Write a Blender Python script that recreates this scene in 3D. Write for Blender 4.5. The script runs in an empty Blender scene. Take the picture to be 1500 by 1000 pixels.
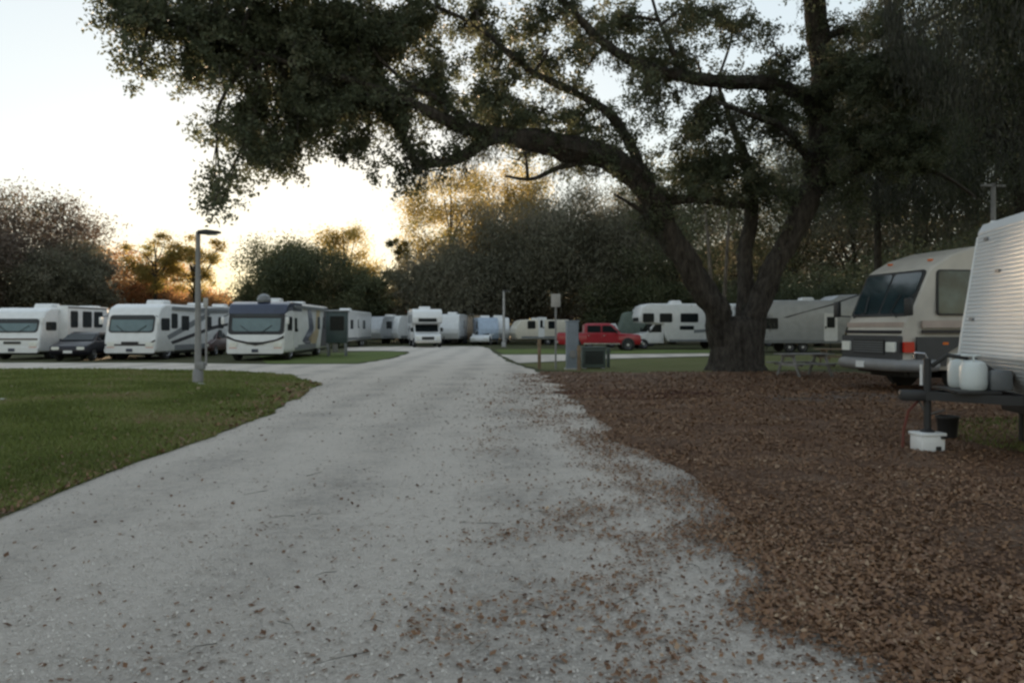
import bpy, bmesh, math, random
import numpy as np
from mathutils import Vector, Matrix, geometry, noise
random.seed(7); rng = np.random.default_rng(7)
F, CX, HZ, H = 1100.0, 750.0, 480.0, 1.6      # focal length and eye line of the photo, eye height
col = bpy.context.scene.collection
sc = bpy.context.scene
def G(px, py):                                 # point on the ground
    Y = F*H/(py-HZ); return Vector(((px-CX)/F*Y, Y, 0))
def W(px, py, Y):                              # point at depth Y
    return Vector(((px-CX)/F*Y, Y, H+(HZ-py)/F*Y))
V = Vector
# ------------------------------------------------------------------ objects
def tag(o, label=None, cat=None, group=None, kind=None):
    if label: o['label'] = label
    if cat: o['category'] = cat
    if group: o['group'] = group
    if kind: o['kind'] = kind
    return o
def empty(name, loc, rz=0, label=None, cat=None, group=None):
    o = bpy.data.objects.new(name, None); col.objects.link(o)
    o.location = loc; o.rotation_euler = (0, 0, rz); o.empty_display_size = .3
    return tag(o, label, cat, group)
def link(name, me, mat, parent=None):
    o = bpy.data.objects.new(name, me); col.objects.link(o)
    for m in (mat if isinstance(mat, (list, tuple)) else [mat]): me.materials.append(m)
    if parent: o.parent = parent
    return o
def bobj(name, bm, mat, parent=None, smooth=False, ang=35):
    bmesh.ops.recalc_face_normals(bm, faces=bm.faces[:])
    me = bpy.data.meshes.new(name); bm.to_mesh(me); bm.free()
    if smooth:
        me.shade_smooth()
        me.set_sharp_from_angle(angle=math.radians(ang))
    return link(name, me, mat, parent)
def np_mesh(name, P, mat, parent=None, tint=None):     # P: (N,k,3) separate faces
    N, k, _ = P.shape
    me = bpy.data.meshes.new(name)
    me.vertices.add(N*k); me.vertices.foreach_set('co', P.astype(np.float32).ravel())
    me.loops.add(N*k); me.loops.foreach_set('vertex_index', np.arange(N*k, dtype=np.int32))
    me.polygons.add(N); me.polygons.foreach_set('loop_start', np.arange(0, N*k, k, dtype=np.int32))
    me.polygons.foreach_set('loop_total', np.full(N, k, dtype=np.int32))
    me.update(calc_edges=True)
    if tint is not None:
        a = me.attributes.new('tint', 'FLOAT', 'FACE'); a.data.foreach_set('value', tint.astype(np.float32))
    return link(name, me, mat, parent)
# ------------------------------------------------------------------ materials
def newmat(name):
    m = bpy.data.materials.new(name); m.use_nodes = True
    nt = m.node_tree; return m, nt, nt.nodes['Principled BSDF']
def mat(name, c, rough=.5, metal=0, var=.12, scale=3.0, spec=.5, coat=0, bump=0, bscale=40):
    m, nt, b = newmat(name)
    b.inputs['Roughness'].default_value = rough; b.inputs['Metallic'].default_value = metal
    b.inputs['Specular IOR Level'].default_value = spec; b.inputs['Coat Weight'].default_value = coat
    tc = nt.nodes.new('ShaderNodeTexCoord'); n = nt.nodes.new('ShaderNodeTexNoise')
    n.inputs['Scale'].default_value = scale; n.inputs['Detail'].default_value = 6
    nt.links.new(tc.outputs['Object'], n.inputs['Vector'])
    r = nt.nodes.new('ShaderNodeValToRGB')
    r.color_ramp.elements[0].position = .3; r.color_ramp.elements[1].position = .7
    r.color_ramp.elements[0].color = (*[x*(1-var) for x in c], 1); r.color_ramp.elements[1].color = (*[min(1, x*(1+var)) for x in c], 1)
    nt.links.new(n.outputs['Fac'], r.inputs['Fac']); nt.links.new(r.outputs['Color'], b.inputs['Base Color'])
    if bump:
        n2 = nt.nodes.new('ShaderNodeTexNoise'); n2.inputs['Scale'].default_value = bscale; n2.inputs['Detail'].default_value = 5
        nt.links.new(tc.outputs['Object'], n2.inputs['Vector'])
        bp = nt.nodes.new('ShaderNodeBump'); bp.inputs['Strength'].default_value = bump; bp.inputs['Distance'].default_value = .05
        nt.links.new(n2.outputs['Fac'], bp.inputs['Height']); nt.links.new(bp.outputs['Normal'], b.inputs['Normal'])
    return m
def leafmat(name, cols, trans=.35, rough=.6):
    m, nt, b = newmat(name)
    a = nt.nodes.new('ShaderNodeAttribute'); a.attribute_name = 'tint'
    r = nt.nodes.new('ShaderNodeValToRGB'); cr = r.color_ramp
    while len(cr.elements) < len(cols): cr.elements.new(.5)
    for i, c in enumerate(cols):
        cr.elements[i].position = i/(len(cols)-1); cr.elements[i].color = (*c, 1)
    nt.links.new(a.outputs['Fac'], r.inputs['Fac']); nt.links.new(r.outputs['Color'], b.inputs['Base Color'])
    b.inputs['Roughness'].default_value = rough; b.inputs['Specular IOR Level'].default_value = .25
    if trans:
        t = nt.nodes.new('ShaderNodeBsdfTranslucent'); nt.links.new(r.outputs['Color'], t.inputs['Color'])
        mx = nt.nodes.new('ShaderNodeMixShader'); mx.inputs[0].default_value = trans
        nt.links.new(b.outputs[0], mx.inputs[1]); nt.links.new(t.outputs[0], mx.inputs[2])
        nt.links.new(mx.outputs[0], nt.nodes['Material Output'].inputs['Surface'])
    return m
M = {}
M['white'] = mat('white_gelcoat', (.72, .72, .72), .35, var=.06, coat=.2)
M['cream'] = mat('cream_gelcoat', (.62, .57, .48), .4, var=.06)
M['silver'] = mat('silver_paint', (.40, .41, .43), .35, var=.08, metal=.2)
M['greypaint'] = mat('grey_paint', (.18, .19, .20), .4, var=.1)
M['darkblue'] = mat('dark_blue_paint', (.035, .045, .085), .3, coat=.3)
M['black'] = mat('black_plastic', (.015, .015, .016), .5)
M['blackpaint'] = mat('black_paint', (.014, .013, .02), .3, spec=.35)
M['maroon'] = mat('maroon_paint', (.07, .03, .03), .3, coat=.4)
M['red'] = mat('red_paint', (.34, .007, .022), .3, coat=.5, var=.06)
M['tan'] = mat('tan_paint', (.42, .32, .23), .4)
M['gold'] = mat('gold_paint', (.55, .42, .22), .35)
M['paleblue'] = mat('pale_blue_paint', (.35, .42, .52), .4)
M['teal'] = mat('dark_teal_paint', (.05, .075, .08), .45)
M['palegreen'] = mat('pale_green_canvas', (.12, .15, .125), .8)
M['glass'] = mat('dark_glass', (.010, .014, .016), .25, spec=.15, var=.05)
M['windshield'] = mat('shaded_windshield_glass', (.085, .135, .14), .12, spec=.8, var=.25, scale=1.2)
M['rubber'] = mat('tyre_rubber', (.02, .02, .02), .8)
M['rim'] = mat('wheel_rim', (.5, .5, .52), .35, metal=.6)
M['chrome'] = mat('chrome', (.55, .56, .58), .22, metal=.9)
M['lamp_white'] = mat('headlight_lens', (.75, .75, .7), .15)
M['lamp_red'] = mat('red_lens', (.5, .02, .01), .2)
M['lamp_amber'] = mat('amber_lens', (.6, .12, .01), .2)
M['galv'] = mat('galvanised_steel', (.24, .235, .235), .6, metal=.2)
M['palepole'] = mat('pale_concrete_pole', (.38, .37, .36), .8, bump=.2)
M['darkmetal'] = mat('dark_metal', (.03, .03, .032), .5, metal=.3)
M['cabinet'] = mat('blue_grey_cabinet', (.19, .22, .26), .5)
M['greenbox'] = mat('grey_green_cabinet', (.07, .09, .08), .6)
M['wood'] = mat('weathered_wood', (.20, .14, .09), .85, bump=.3, var=.3)
M['greywood'] = mat('grey_weathered_wood', (.22, .21, .2), .85, bump=.3, var=.3)
M['concrete'] = mat('concrete', (.35, .34, .32), .9, bump=.2)
M['siding'] = mat('white_aluminium_siding', (.54, .56, .58), .45, var=.05, scale=1.5)
M['tank'] = mat('white_tank_paint', (.6, .64, .64), .4, var=.1)
M['hose'] = mat('red_brown_hose', (.12, .025, .015), .6)
M['stripe_brown'] = mat('brown_stripe', (.10, .075, .065), .4)
M['stripe_pink'] = mat('beige_stripe', (.38, .30, .26), .4)
M['orange'] = mat('orange_canvas', (.5, .14, .05), .7)
def barkmat(name, c):
    m, nt, b = newmat(name); b.inputs['Roughness'].default_value = .95; b.inputs['Specular IOR Level'].default_value = .15
    tc = nt.nodes.new('ShaderNodeTexCoord'); mp = nt.nodes.new('ShaderNodeMapping'); mp.inputs['Scale'].default_value = (1, 1, .28)
    n = nt.nodes.new('ShaderNodeTexNoise'); n.inputs['Scale'].default_value = 7; n.inputs['Detail'].default_value = 9; n.inputs['Roughness'].default_value = .7
    nt.links.new(tc.outputs['Object'], mp.inputs[0]); nt.links.new(mp.outputs[0], n.inputs['Vector'])
    r = nt.nodes.new('ShaderNodeValToRGB'); r.color_ramp.elements[0].position = .35; r.color_ramp.elements[1].position = .68
    r.color_ramp.elements[0].color = (*[x*.4 for x in c], 1); r.color_ramp.elements[1].color = (*[x*1.7 for x in c], 1)
    nt.links.new(n.outputs['Fac'], r.inputs['Fac']); nt.links.new(r.outputs['Color'], b.inputs['Base Color'])
    bp = nt.nodes.new('ShaderNodeBump'); bp.inputs['Strength'].default_value = .9; bp.inputs['Distance'].default_value = .12
    nt.links.new(n.outputs['Fac'], bp.inputs['Height']); nt.links.new(bp.outputs['Normal'], b.inputs['Normal'])
    return m
M['bark'] = barkmat('oak_bark', (.055, .047, .040)); M['bark2'] = barkmat('pale_bark', (.14, .12, .10))
M['leaf'] = leafmat('oak_leaves', [(.060, .070, .042), (.090, .105, .060), (.12, .13, .078), (.15, .14, .09)], .42)
M['leaf_far'] = leafmat('green_leaves', [(.055, .066, .036), (.085, .098, .052), (.12, .13, .068), (.16, .14, .08)])
M['leaf_grey'] = leafmat('mossy_leaves', [(.10, .10, .070), (.14, .135, .092), (.17, .16, .115), (.21, .185, .14)])
M['leaf_brown'] = leafmat('brown_grey_leaves', [(.075, .058, .045), (.12, .09, .07), (.18, .14, .11), (.12, .125, .07)])
M['leaf_orange'] = leafmat('orange_leaves', [(.22, .12, .06), (.40, .21, .10), (.32, .23, .10), (.50, .30, .16)], .72)
M['leaf_yellow'] = leafmat('yellow_leaves', [(.16, .13, .04), (.30, .23, .07), (.36, .29, .10), (.18, .19, .06)], .72)
M['moss'] = leafmat('spanish_moss', [(.04, .042, .034), (.075, .075, .062), (.11, .11, .09)], .3, .9)
M['litter'] = leafmat('fallen_leaves', [(.06, .028, .015), (.145, .074, .038), (.22, .12, .062), (.185, .105, .066), (.40, .28, .18)], .08, .55)
M['grass'] = leafmat('grass_blades', [(.11, .13, .035), (.16, .195, .05), (.20, .215, .075), (.26, .21, .11)], .3, .6)
# ------------------------------------------------------------------ mesh helpers
def add_box(bm, c, s, rz=0, rx=0, ry=0, bev=0):
    mtx = Matrix.Translation(c) @ Matrix.Rotation(rz, 4, 'Z') @ Matrix.Rotation(ry, 4, 'Y') @ Matrix.Rotation(rx, 4, 'X') @ Matrix.Diagonal((*s, 1))
    r = bmesh.ops.create_cube(bm, size=1, matrix=mtx)
    if bev:
        es = list({e for v in r['verts'] for e in v.link_edges})
        bmesh.ops.bevel(bm, geom=es, offset=bev, segments=2, affect='EDGES', profile=.5)
def box(name, c, s, m, parent, bev=.01, **k):
    bm = bmesh.new(); add_box(bm, c, s, bev=bev, **k); return bobj(name, bm, m, parent, True)
def add_tube(bm, pts, rads, n=8, cap=True, rough=0):
    rings = []; up = None
    for i, p in enumerate(pts):
        t = (pts[min(i+1, len(pts)-1)]-pts[max(i-1, 0)])
        if t.length < 1e-9: t = V((0, 0, 1))
        t.normalize()
        if up is None: up = V((1, 0, 0)) if abs(t.x) < .8 else V((0, 1, 0))
        a = (up - t*up.dot(t)).normalized(); b = t.cross(a); up = a
        ring = []
        for k in range(n):
            an = 2*math.pi*k/n; d = a*math.cos(an)+b*math.sin(an)
            r = rads[i]
            if rough: r *= 1+rough*(noise.noise(p*1.1+d*1.7)+.5*noise.noise(p*3+d*4))
            ring.append(bm.verts.new(p+d*r))
        rings.append(ring)
    for i in range(len(rings)-1):
        for k in range(n):
            bm.faces.new((rings[i][k], rings[i][(k+1) % n], rings[i+1][(k+1) % n], rings[i+1][k]))
    if cap:
        bm.faces.new(rings[0][::-1]); bm.faces.new(rings[-1])
def tube(name, pts, r, m, parent, n=10):
    bm = bmesh.new(); rr = r if isinstance(r, (list, tuple)) else [r]*len(pts)
    add_tube(bm, [V(p) for p in pts], rr, n); return bobj(name, bm, m, parent, True)
def lathe(name, prof, m, parent, n=20, axis='Z', loc=(0, 0, 0)):
    bm = bmesh.new(); rings = []
    for (r, z) in prof:
        ring = []
        for k in range(n):
            a = 2*math.pi*k/n
            p = V((r*math.cos(a), r*math.sin(a), z))
            if axis == 'X': p = V((z, r*math.cos(a), r*math.sin(a)))
            if axis == 'Y': p = V((r*math.cos(a), z, r*math.sin(a)))
            ring.append(bm.verts.new(p+V(loc)))
        rings.append(ring)
    for i in range(len(rings)-1):
        for k in range(n): bm.faces.new((rings[i][k], rings[i][(k+1) % n], rings[i+1][(k+1) % n], rings[i+1][k]))
    bm.faces.new(rings[0][::-1]); bm.faces.new(rings[-1])
    return bobj(name, bm, m, parent, True)
def add_prism(bm, o, u, v, pts, t, inset=.03, bev=0):
    o, u, v = V(o), V(u).normalized(), V(v).normalized(); n = u.cross(v)
    lo = [bm.verts.new(o+u*a+v*b-n*inset) for a, b in pts]; hi = [bm.verts.new(o+u*a+v*b+n*t) for a, b in pts]
    k = len(pts); f = bm.faces.new(hi); bm.faces.new(lo[::-1])
    for i in range(k): bm.faces.new((lo[i], lo[(i+1) % k], hi[(i+1) % k], hi[i]))
    if bev: bmesh.ops.bevel(bm, geom=list(f.edges), offset=bev, segments=2, affect='EDGES', profile=.5)
def prism(name, o, u, v, pts, t, m, parent, inset=.03, bev=0):
    bm = bmesh.new(); add_prism(bm, o, u, v, pts, t, inset, bev); return bobj(name, bm, m, parent)
def rr(a0, a1, b0, b1, r=.06):                          # rounded rectangle outline
    r = min(r, (a1-a0)/2.1, (b1-b0)/2.1); out = []
    for cx, cy, s in ((a1-r, b0+r, -90), (a1-r, b1-r, 0), (a0+r, b1-r, 90), (a0+r, b0+r, 180)):
        for k in range(4):
            an = math.radians(s+30*k); out.append((cx+r*math.cos(an), cy+r*math.sin(an)))
    return out
def hull(name, prof, w, m, parent, bev=.12, seg=3, tuck=None):     # side profile (y,z) across width w
    bm = bmesh.new()
    A = [bm.verts.new((-w/2, y, z)) for y, z in prof]; B = [bm.verts.new((w/2, y, z)) for y, z in prof]
    k = len(prof); bm.faces.new(A); bm.faces.new(B[::-1])
    for i in range(k): bm.faces.new((A[i], B[i], B[(i+1) % k], A[(i+1) % k]))
    if tuck:
        for vv in bm.verts:
            f = tuck(vv.co.y, vv.co.z); vv.co.x *= f
    bmesh.ops.recalc_face_normals(bm, faces=bm.faces[:])
    if bev: bmesh.ops.bevel(bm, geom=bm.edges[:], offset=bev, segments=seg, affect='EDGES', profile=.5, clamp_overlap=True)
    return bobj(name, bm, m, parent, True, 40)
def wheel(parent, x, y, r, w, side):
    t = lathe('wheel', [(r*.55, -w/2), (r*.9, -w/2), (r, -w*.35), (r, w*.35), (r*.9, w/2), (r*.55, w/2)], M['rubber'], parent, 24, 'X')
    t.location = (x, y, r)
    s = side
    pr = [(.001, 0), (r*.2, .01), (r*.5, -.03), (r*.6, .015), (r*.6, -.05)]
    lathe('rim', [(a, s*(w/2+b)) for a, b in pr], M['rim'], t, 20, 'X')
    return t
SR = ((0, 1, 0), (0, 0, 1)); SL = ((0, -1, 0), (0, 0, 1))
def side_pts(pts, s):      # pts given as (distance behind front, z)
    return [(-d, z) for d, z in pts][::-1] if s > 0 else [(d, z) for d, z in pts]
def side_panel(name, s, w, pts, t, m, parent, bev=0):
    u, v = SR if s > 0 else SL
    return prism(name, (s*w/2, 0, 0), u, v, side_pts(pts, s), t, m, parent, .03, bev)
def window(s, w, d0, d1, z0, z1, parent, m=None, frame='black'):
    f = side_panel('window', s, w, rr(d0-.04, d1+.04, z0-.04, z1+.04, .1), .012, M[frame], parent)
    side_panel('pane', s, w, rr(d0, d1, z0, z1, .08), .018, m or M['glass'], f)
    return f
def door(s, w, d0, d1, z0, z1, parent, m, win=True):
    f = side_panel('door', s, w, rr(d0, d1, z0, z1, .08), .022, m, parent, .008)
    if win: side_panel('window', s, w, rr(d0+.17, d1-.17, z1-.95, z1-.25, .07), .03, M['glass'], f)
    side_panel('handle', s, w, rr(d1-.14, d1-.05, z0+.8, z0+.95, .02), .05, M['black'], f)
    return f
# ------------------------------------------------------------------ vehicles
def class_a(loc, rz, label, L=9.5, w=2.55, h=3.05, body='white', brow=None, lower=None, wins=(), slide=None, swoosh=(), lsw=1, frontsw=(), dish=None, extras=True):
    t = empty('motorhome', loc, rz, label, 'motorhome', 'motorhomes and camping trailers parked on their sites')
    P = [(-.25, .38), (.0, .40), (.10, .55), (.11, .95), (.02, 1.32), (-.22, h-.55), (-.45, h-.18), (-.95, h), (-L+.15, h), (-L, h-.2), (-L, .42), (-L+2.2, .42)]
    hull('body', P, w, M[body], t, .10)
    a, b = V((0, .02, 1.32)), V((0, -.22, h-.55)); n = (b-a).normalized(); ln = (b-a).length
    o = a
    ws = prism('windshield', o, (-1, 0, 0), n, rr(-w/2+.16, w/2-.16, .04, ln-.02, .16), .02, M['black'], t)
    prism('pane', o, (-1, 0, 0), n, rr(-w/2+.24, w/2-.24, .11, ln-.1, .14), .028, M['windshield'], ws)
    prism('visor', o, (-1, 0, 0), n, rr(-w/2+.24, w/2-.24, ln-.26, ln-.11, .05), .032, M['black'], ws)
    if brow:
        prism('surround', o, (-1, 0, 0), n, rr(-w/2+.05, w/2-.05, -.05, ln+.05, .18), .008, M['black'], t)
        hull('brow', [(-.16, h-.62), (-.40, h-.12), (-.95, h+.03), (-1.5, h+.03), (-1.5, h-.42), (-.5, h-.5)], w+.03, M[brow], t, .09)
    for s in (-1, 1):
        m = box('mirror', (s*(w/2+.14), .12, 1.95), (.16, .12, .36), M['white' if body == 'white' else 'black'], t, .04)
        tube('arm', [(s*(w/2-.1), -.1, h-.6), (s*(w/2+.14), .12, 2.12)], .02, M['black'], m, 6)
        prism('headlight', (s*(w/2-.33), .09, .78), (-1, 0, 0), (0, 0, 1), rr(-.19, .19, -.1, .1, .05), .045, M['lamp_white'], t)
        prism('turn_signal', (s*(w/2-.33), .09, .6), (-1, 0, 0), (0, 0, 1), rr(-.19, .19, -.04, .04, .02), .045, M['lamp_amber'], t)
        for d in (1.1, L-2.6): wheel(t, s*(w/2-.18), -d, .48, .3, s)
        tube('roof_rail', [(s*(w/2-.12), -1.6, h+.01), (s*(w/2-.12), -L+.6, h+.01)], .03, M['greypaint'], t, 5)
        window(s, w, .45, 1.25, 1.5, h-.75, t)
        tube('wiper', [(s*.25, .10, 1.36), (s*.75, -.02, 1.72)], .015, M['black'], t, 5)
    prism('bumper', (0, .10, .5), (-1, 0, 0), (0, 0, 1), rr(-w/2+.05, w/2-.05, -.14, .12, .08), .07, M['greypaint' if lower else body], t)
    prism('licence_plate', (0, .16, .5), (-1, 0, 0), (0, 0, 1), rr(-.16, .16, -.08, .08, .02), .03, M['darkblue'], t)
    for pts, mm in frontsw:
        prism('front_stripe', (0, .085, 0), (-1, 0, 0), (0, 0, 1), pts, .045, M[mm], t)
    for d0, d1, z0, z1 in wins:
        window(-lsw, w, d0, d1, z0, z1, t)
    if slide:
        d0, d1, z0, z1, out, sw = slide
        sl = box('slide_out', (-lsw*(w/2+out/2-.05), -(d0+d1)/2, (z0+z1)/2), (out+.1, d1-d0, z1-z0), M[body], t, .04)
        for a0, a1 in sw: 
            f = window(-lsw, w+2*out, a0, a1, z0+.75, z1-.3, sl)
        side_panel('slide_trim', -lsw, w+2*out, rr(d0+.06, d1-.06, z1-.12, z1-.06, .02), .012, M['black'], sl)
    for pts, mm in swoosh:
        side_panel('side_stripe', -lsw, w, pts, .008, M[mm], t)
    side_panel('skirt_trim', -lsw, w, rr(1.8, L-3.4, .44, .72, .05), .012, M['greypaint'], t)
    for d in (2.6, L-2.4):
        hull('air_conditioner', [(-d+.35, h-.02), (-d+.2, h+.26), (-d-.45, h+.26), (-d-.6, h-.02)], .95, M['white'], t, .06)
    side_panel('awning', -lsw, w, rr(1.5, L-1.2, h-.26, h-.12, .06), .10, M['greypaint'], t)
    hull('undercarriage', [(-.2, .25), (-.2, .5), (-L+.3, .5), (-L+.3, .25)], w-.3, M['black'], t, .03)
    prism('lower_grille', (0, .13, .86), (-1, 0, 0), (0, 0, 1), rr(-.42, .42, -.06, .06, .03), .02, M['black'], t)
    if extras: side_panel('awning', lsw, w, rr(1.8, L-1.5, h-.28, h-.12, .08), .14, M['white'], t)
    if dish:
        lathe('satellite_dome', [(.30, 0), (.34, .12), (.28, .3), (.14, .40), (.01, .43)], M[dish], t, 20, loc=(-.1, -.95, h))
    return t
def class_c(loc, rz, label, L=7.2, w=2.4, h=3.1, body='white', wins=((.9, 1.5), (2.1, 2.9), (3.4, 4.4)), blue=None):
    t = empty('motorhome', loc, rz, label, 'motorhome', 'motorhomes and camping trailers parked on their sites')
    P = [(-.75, 1.95), (-.5, 2.05), (-.42, 2.45), (-.62, h-.22), (-1.1, h), (-L+.2, h), (-L, h-.25), (-L, .55), (-2.6, .55), (-2.35, 1.1), (-2.3, 1.9)]
    hull('body', P, w, M[body], t, .09)
    cab = hull('cab', [(0, .42), (.08, .6), (.05, .98), (-.15, 1.08), (-1.0, 1.22), (-1.55, 1.93), (-2.35, 1.96), (-2.35, .42)], w-.32, M[body], t, .07)
    a, b = V((0, -1.02, 1.24)), V((0, -1.53, 1.9)); n = (b-a).normalized()
    prism('windshield', a, (-1, 0, 0), n, rr(-w/2+.28, w/2-.28, .03, (b-a).length-.06, .1), .015, M['glass'], cab)
    for s in (-1, 1):
        prism('headlight', (s*(w/2-.42), .06, .78), (-1, 0, 0), (0, 0, 1), rr(-.15, .15, -.1, .1, .03), .03, M['lamp_white'], cab)
        side_panel('side_window', s, w-.32, [(1.22, 1.26), (2.15, 1.26), (2.15, 1.86), (1.66, 1.86)], .012, M['glass'], cab)
        box('mirror', (s*(w/2), -1.15, 1.45), (.22, .1, .34), M['black'], cab, .03)
        for d in (.75, L-2.0): wheel(t, s*(w/2-.2), -d, .38, .26, s)
        for d0, d1 in wins: window(s, w, d0, d1, 2.05, 2.65, t)
        side_panel('lower_window', s, w, rr(3.5, 4.6, 1.45, 1.75, .05), .015, M['glass'], t)
        side_panel('side_stripe', s, w, [(4.6, 1.2), (L-.3, 1.5), (L-.3, 1.62), (4.6, 1.45)], .008, M['greypaint'], t)
        side_panel('skirt_trim', s, w, rr(2.7, L-2.6, .55, .72, .04), .012, M['greypaint'], t)
    prism('grille', (0, .06, .75), (-1, 0, 0), (0, 0, 1), rr(-.5, .5, -.12, .12, .04), .025, M['black'], cab)
    prism('bumper', (0, .06, .48), (-1, 0, 0), (0, 0, 1), rr(-w/2+.2, w/2-.2, -.1, .1, .05), .09, M['chrome'], cab)
    prism('front_window', (0, -.42, 2.25), (-1, 0, 0), (0, 0, 1), rr(-.75, .75, -.16, .12, .06), .03, M['glass'], t)
    hull('air_conditioner', [(-3.0, h-.02), (-3.15, h+.26), (-3.8, h+.26), (-3.95, h-.02)], .95, M['white'], t, .06)
    return t
def trailer(loc, rz, label, L=7.5, w=2.4, h=3.0, body='white', wins=((1, 1.8), (4, 5)), dr=(2.6, 3.25), fifth=False, stripe=None, nose=.5, cat='trailer', endwin=True):
    t = empty('camping_trailer', loc, rz, label, cat, 'motorhomes and camping trailers parked on their sites')
    if fifth:
        P = [(0, 1.75), (-.05, 2.5), (-.6, h-.1), (-1.2, h), (-3.0, h-.05), (-3.5, h-.35), (-L+.3, h-.4), (-L, h-.65), (-L, .6), (-2.8, .6), (-2.5, 1.65)]
    else:
        P = [(-.25, .55), (-.02, 1.1), (-.05, 1.5), (-nose, h-.15), (-nose-.4, h), (-L+.25, h), (-L, h-.25), (-L+.03, .75), (-L+.15, .55)]
    hull('body', P, w, M[body], t, .07)
    for s in (-1, 1):
        for d0, d1 in wins: window(s, w, d0, d1, 1.55, 2.2, t)
        if dr: door(s, w, dr[0], dr[1], .75, 2.55, t, M['white'])
        for d in (L*.58, L*.58+.85): wheel(t, s*(w/2-.14), -d, .34, .22, s)
        side_panel('skirt_trim', s, w, rr(2.9 if fifth else .6, L-.3, .62, .82, .04), .01, M['greypaint'], t)
        if stripe: side_panel('side_stripe', s, w, [(p, q) for p, q in stripe[0]], .012, M[stripe[1]], t)
    if endwin:
        prism('end_window', (0, -L, 0), (1, 0, 0), (0, 0, 1), rr(-.55, .55, 1.55, 2.1, .1), .02, M['glass'], t)
    for s in (-1, 1): prism('tail_light', (s*(w/2-.25), -L, 1.0), (1, 0, 0), (0, 0, 1), rr(-.08, .08, -.12, .12, .03), .03, M['lamp_red'], t)
    hh = h-.4 if fifth else h
    hull('air_conditioner', [(-L*.5+.3, hh-.02), (-L*.5+.2, hh+.24), (-L*.5-.5, hh+.24), (-L*.5-.6, hh-.02)], .9, M['white'], t, .06)
    if not fifth:
        tube('tow_bar', [(-.7, -.3, .5), (0, 1.0, .5), (.7, -.3, .5)], .05, M['darkmetal'], t, 6)
        tube('tongue_jack', [(0, .9, .02), (0, .9, .85)], .04, M['darkmetal'], t, 8)
    else:
        for s in (-1, 1): tube('landing_leg', [(s*.9, -2.75, 0), (s*.9, -2.75, .9)], .05, M['darkmetal'], t, 8)
    for s in (-1, 1): tube('stabiliser', [(s*.8, -L+.4, 0), (s*.8, -L+.4, .65)], .04, M['darkmetal'], t, 6)
    return t
def car(loc, rz, label, body='blackpaint', L=4.5, w=1.78, suv=False, group=None):
    t = empty('parked_car', loc, rz, label, 'car', group)
    h = 1.62 if suv else 1.4
    hull('body', [(-.12, .28), (0, .45), (-.04, .72), (-.95 if not suv else -.8, .95), (-L+.7, 1.0), (-L+.05, .92), (-L, .5), (-L+.15, .28)], w, M[body], t, .07)
    c = hull('cabin', [(-.95, .9), (-1.75, h-.08), (-2.1, h), (-L+1.5 if not suv else -L+.5, h), (-L+.45 if not suv else -L+.12, .92)], w-.12, M[body], t, .06, tuck=lambda y, z: .84 if z > 1.2 else 1)
    a, b = V((0, -1.0, .97)), V((0, -1.72, h-.12)); n = (b-a).normalized()
    prism('windshield', a, (-1, 0, 0), n, [(-.72, .03), (.72, .03), (.62, (b-a).length-.02), (-.62, (b-a).length-.02)], .03, M['glass'], c)
    for s in (-1, 1):
        e = L-1.55 if not suv else L-.5
        u, v = (SR if s > 0 else SL)
        v = (-s*.16, 0, 1)
        o = (s*(w/2-.065), 0, 0.93)
        for d0, d1 in ((1.35, 2.3), (2.38, e)):
            pts = [(d0, .04), (d1, .04), (d1-.05, h-.93-.13), (d0+(.42 if d0 < 1.5 else 0), h-.93-.13)]
            prism('window', o, u, v, side_pts(pts, s), .025, M['glass'], c, .1)
        prism('headlight', (s*(w/2-.28), -.02, .62), (-1, 0, 0), (0, 0, 1), rr(-.17, .17, -.07, .07, .04), .03, M['lamp_white'], t)
        prism('tail_light', (s*(w/2-.25), -L, .78), (1, 0, 0), (0, 0, 1), rr(-.15, .15, -.06, .06, .03), .03, M['lamp_red'], t)
        box('mirror', (s*(w/2+.06), -1.35, 1.0), (.14, .1, .12), M[body], t, .03)
        for d in (.85, L-.85): wheel(t, s*(w/2-.1), -d, .32, .21, s)
    prism('licence_plate', (0, .0, .45), (-1, 0, 0), (0, 0, 1), rr(-.2, .2, -.06, .06, .02), .02, M['white'], t)
    return t
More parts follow.
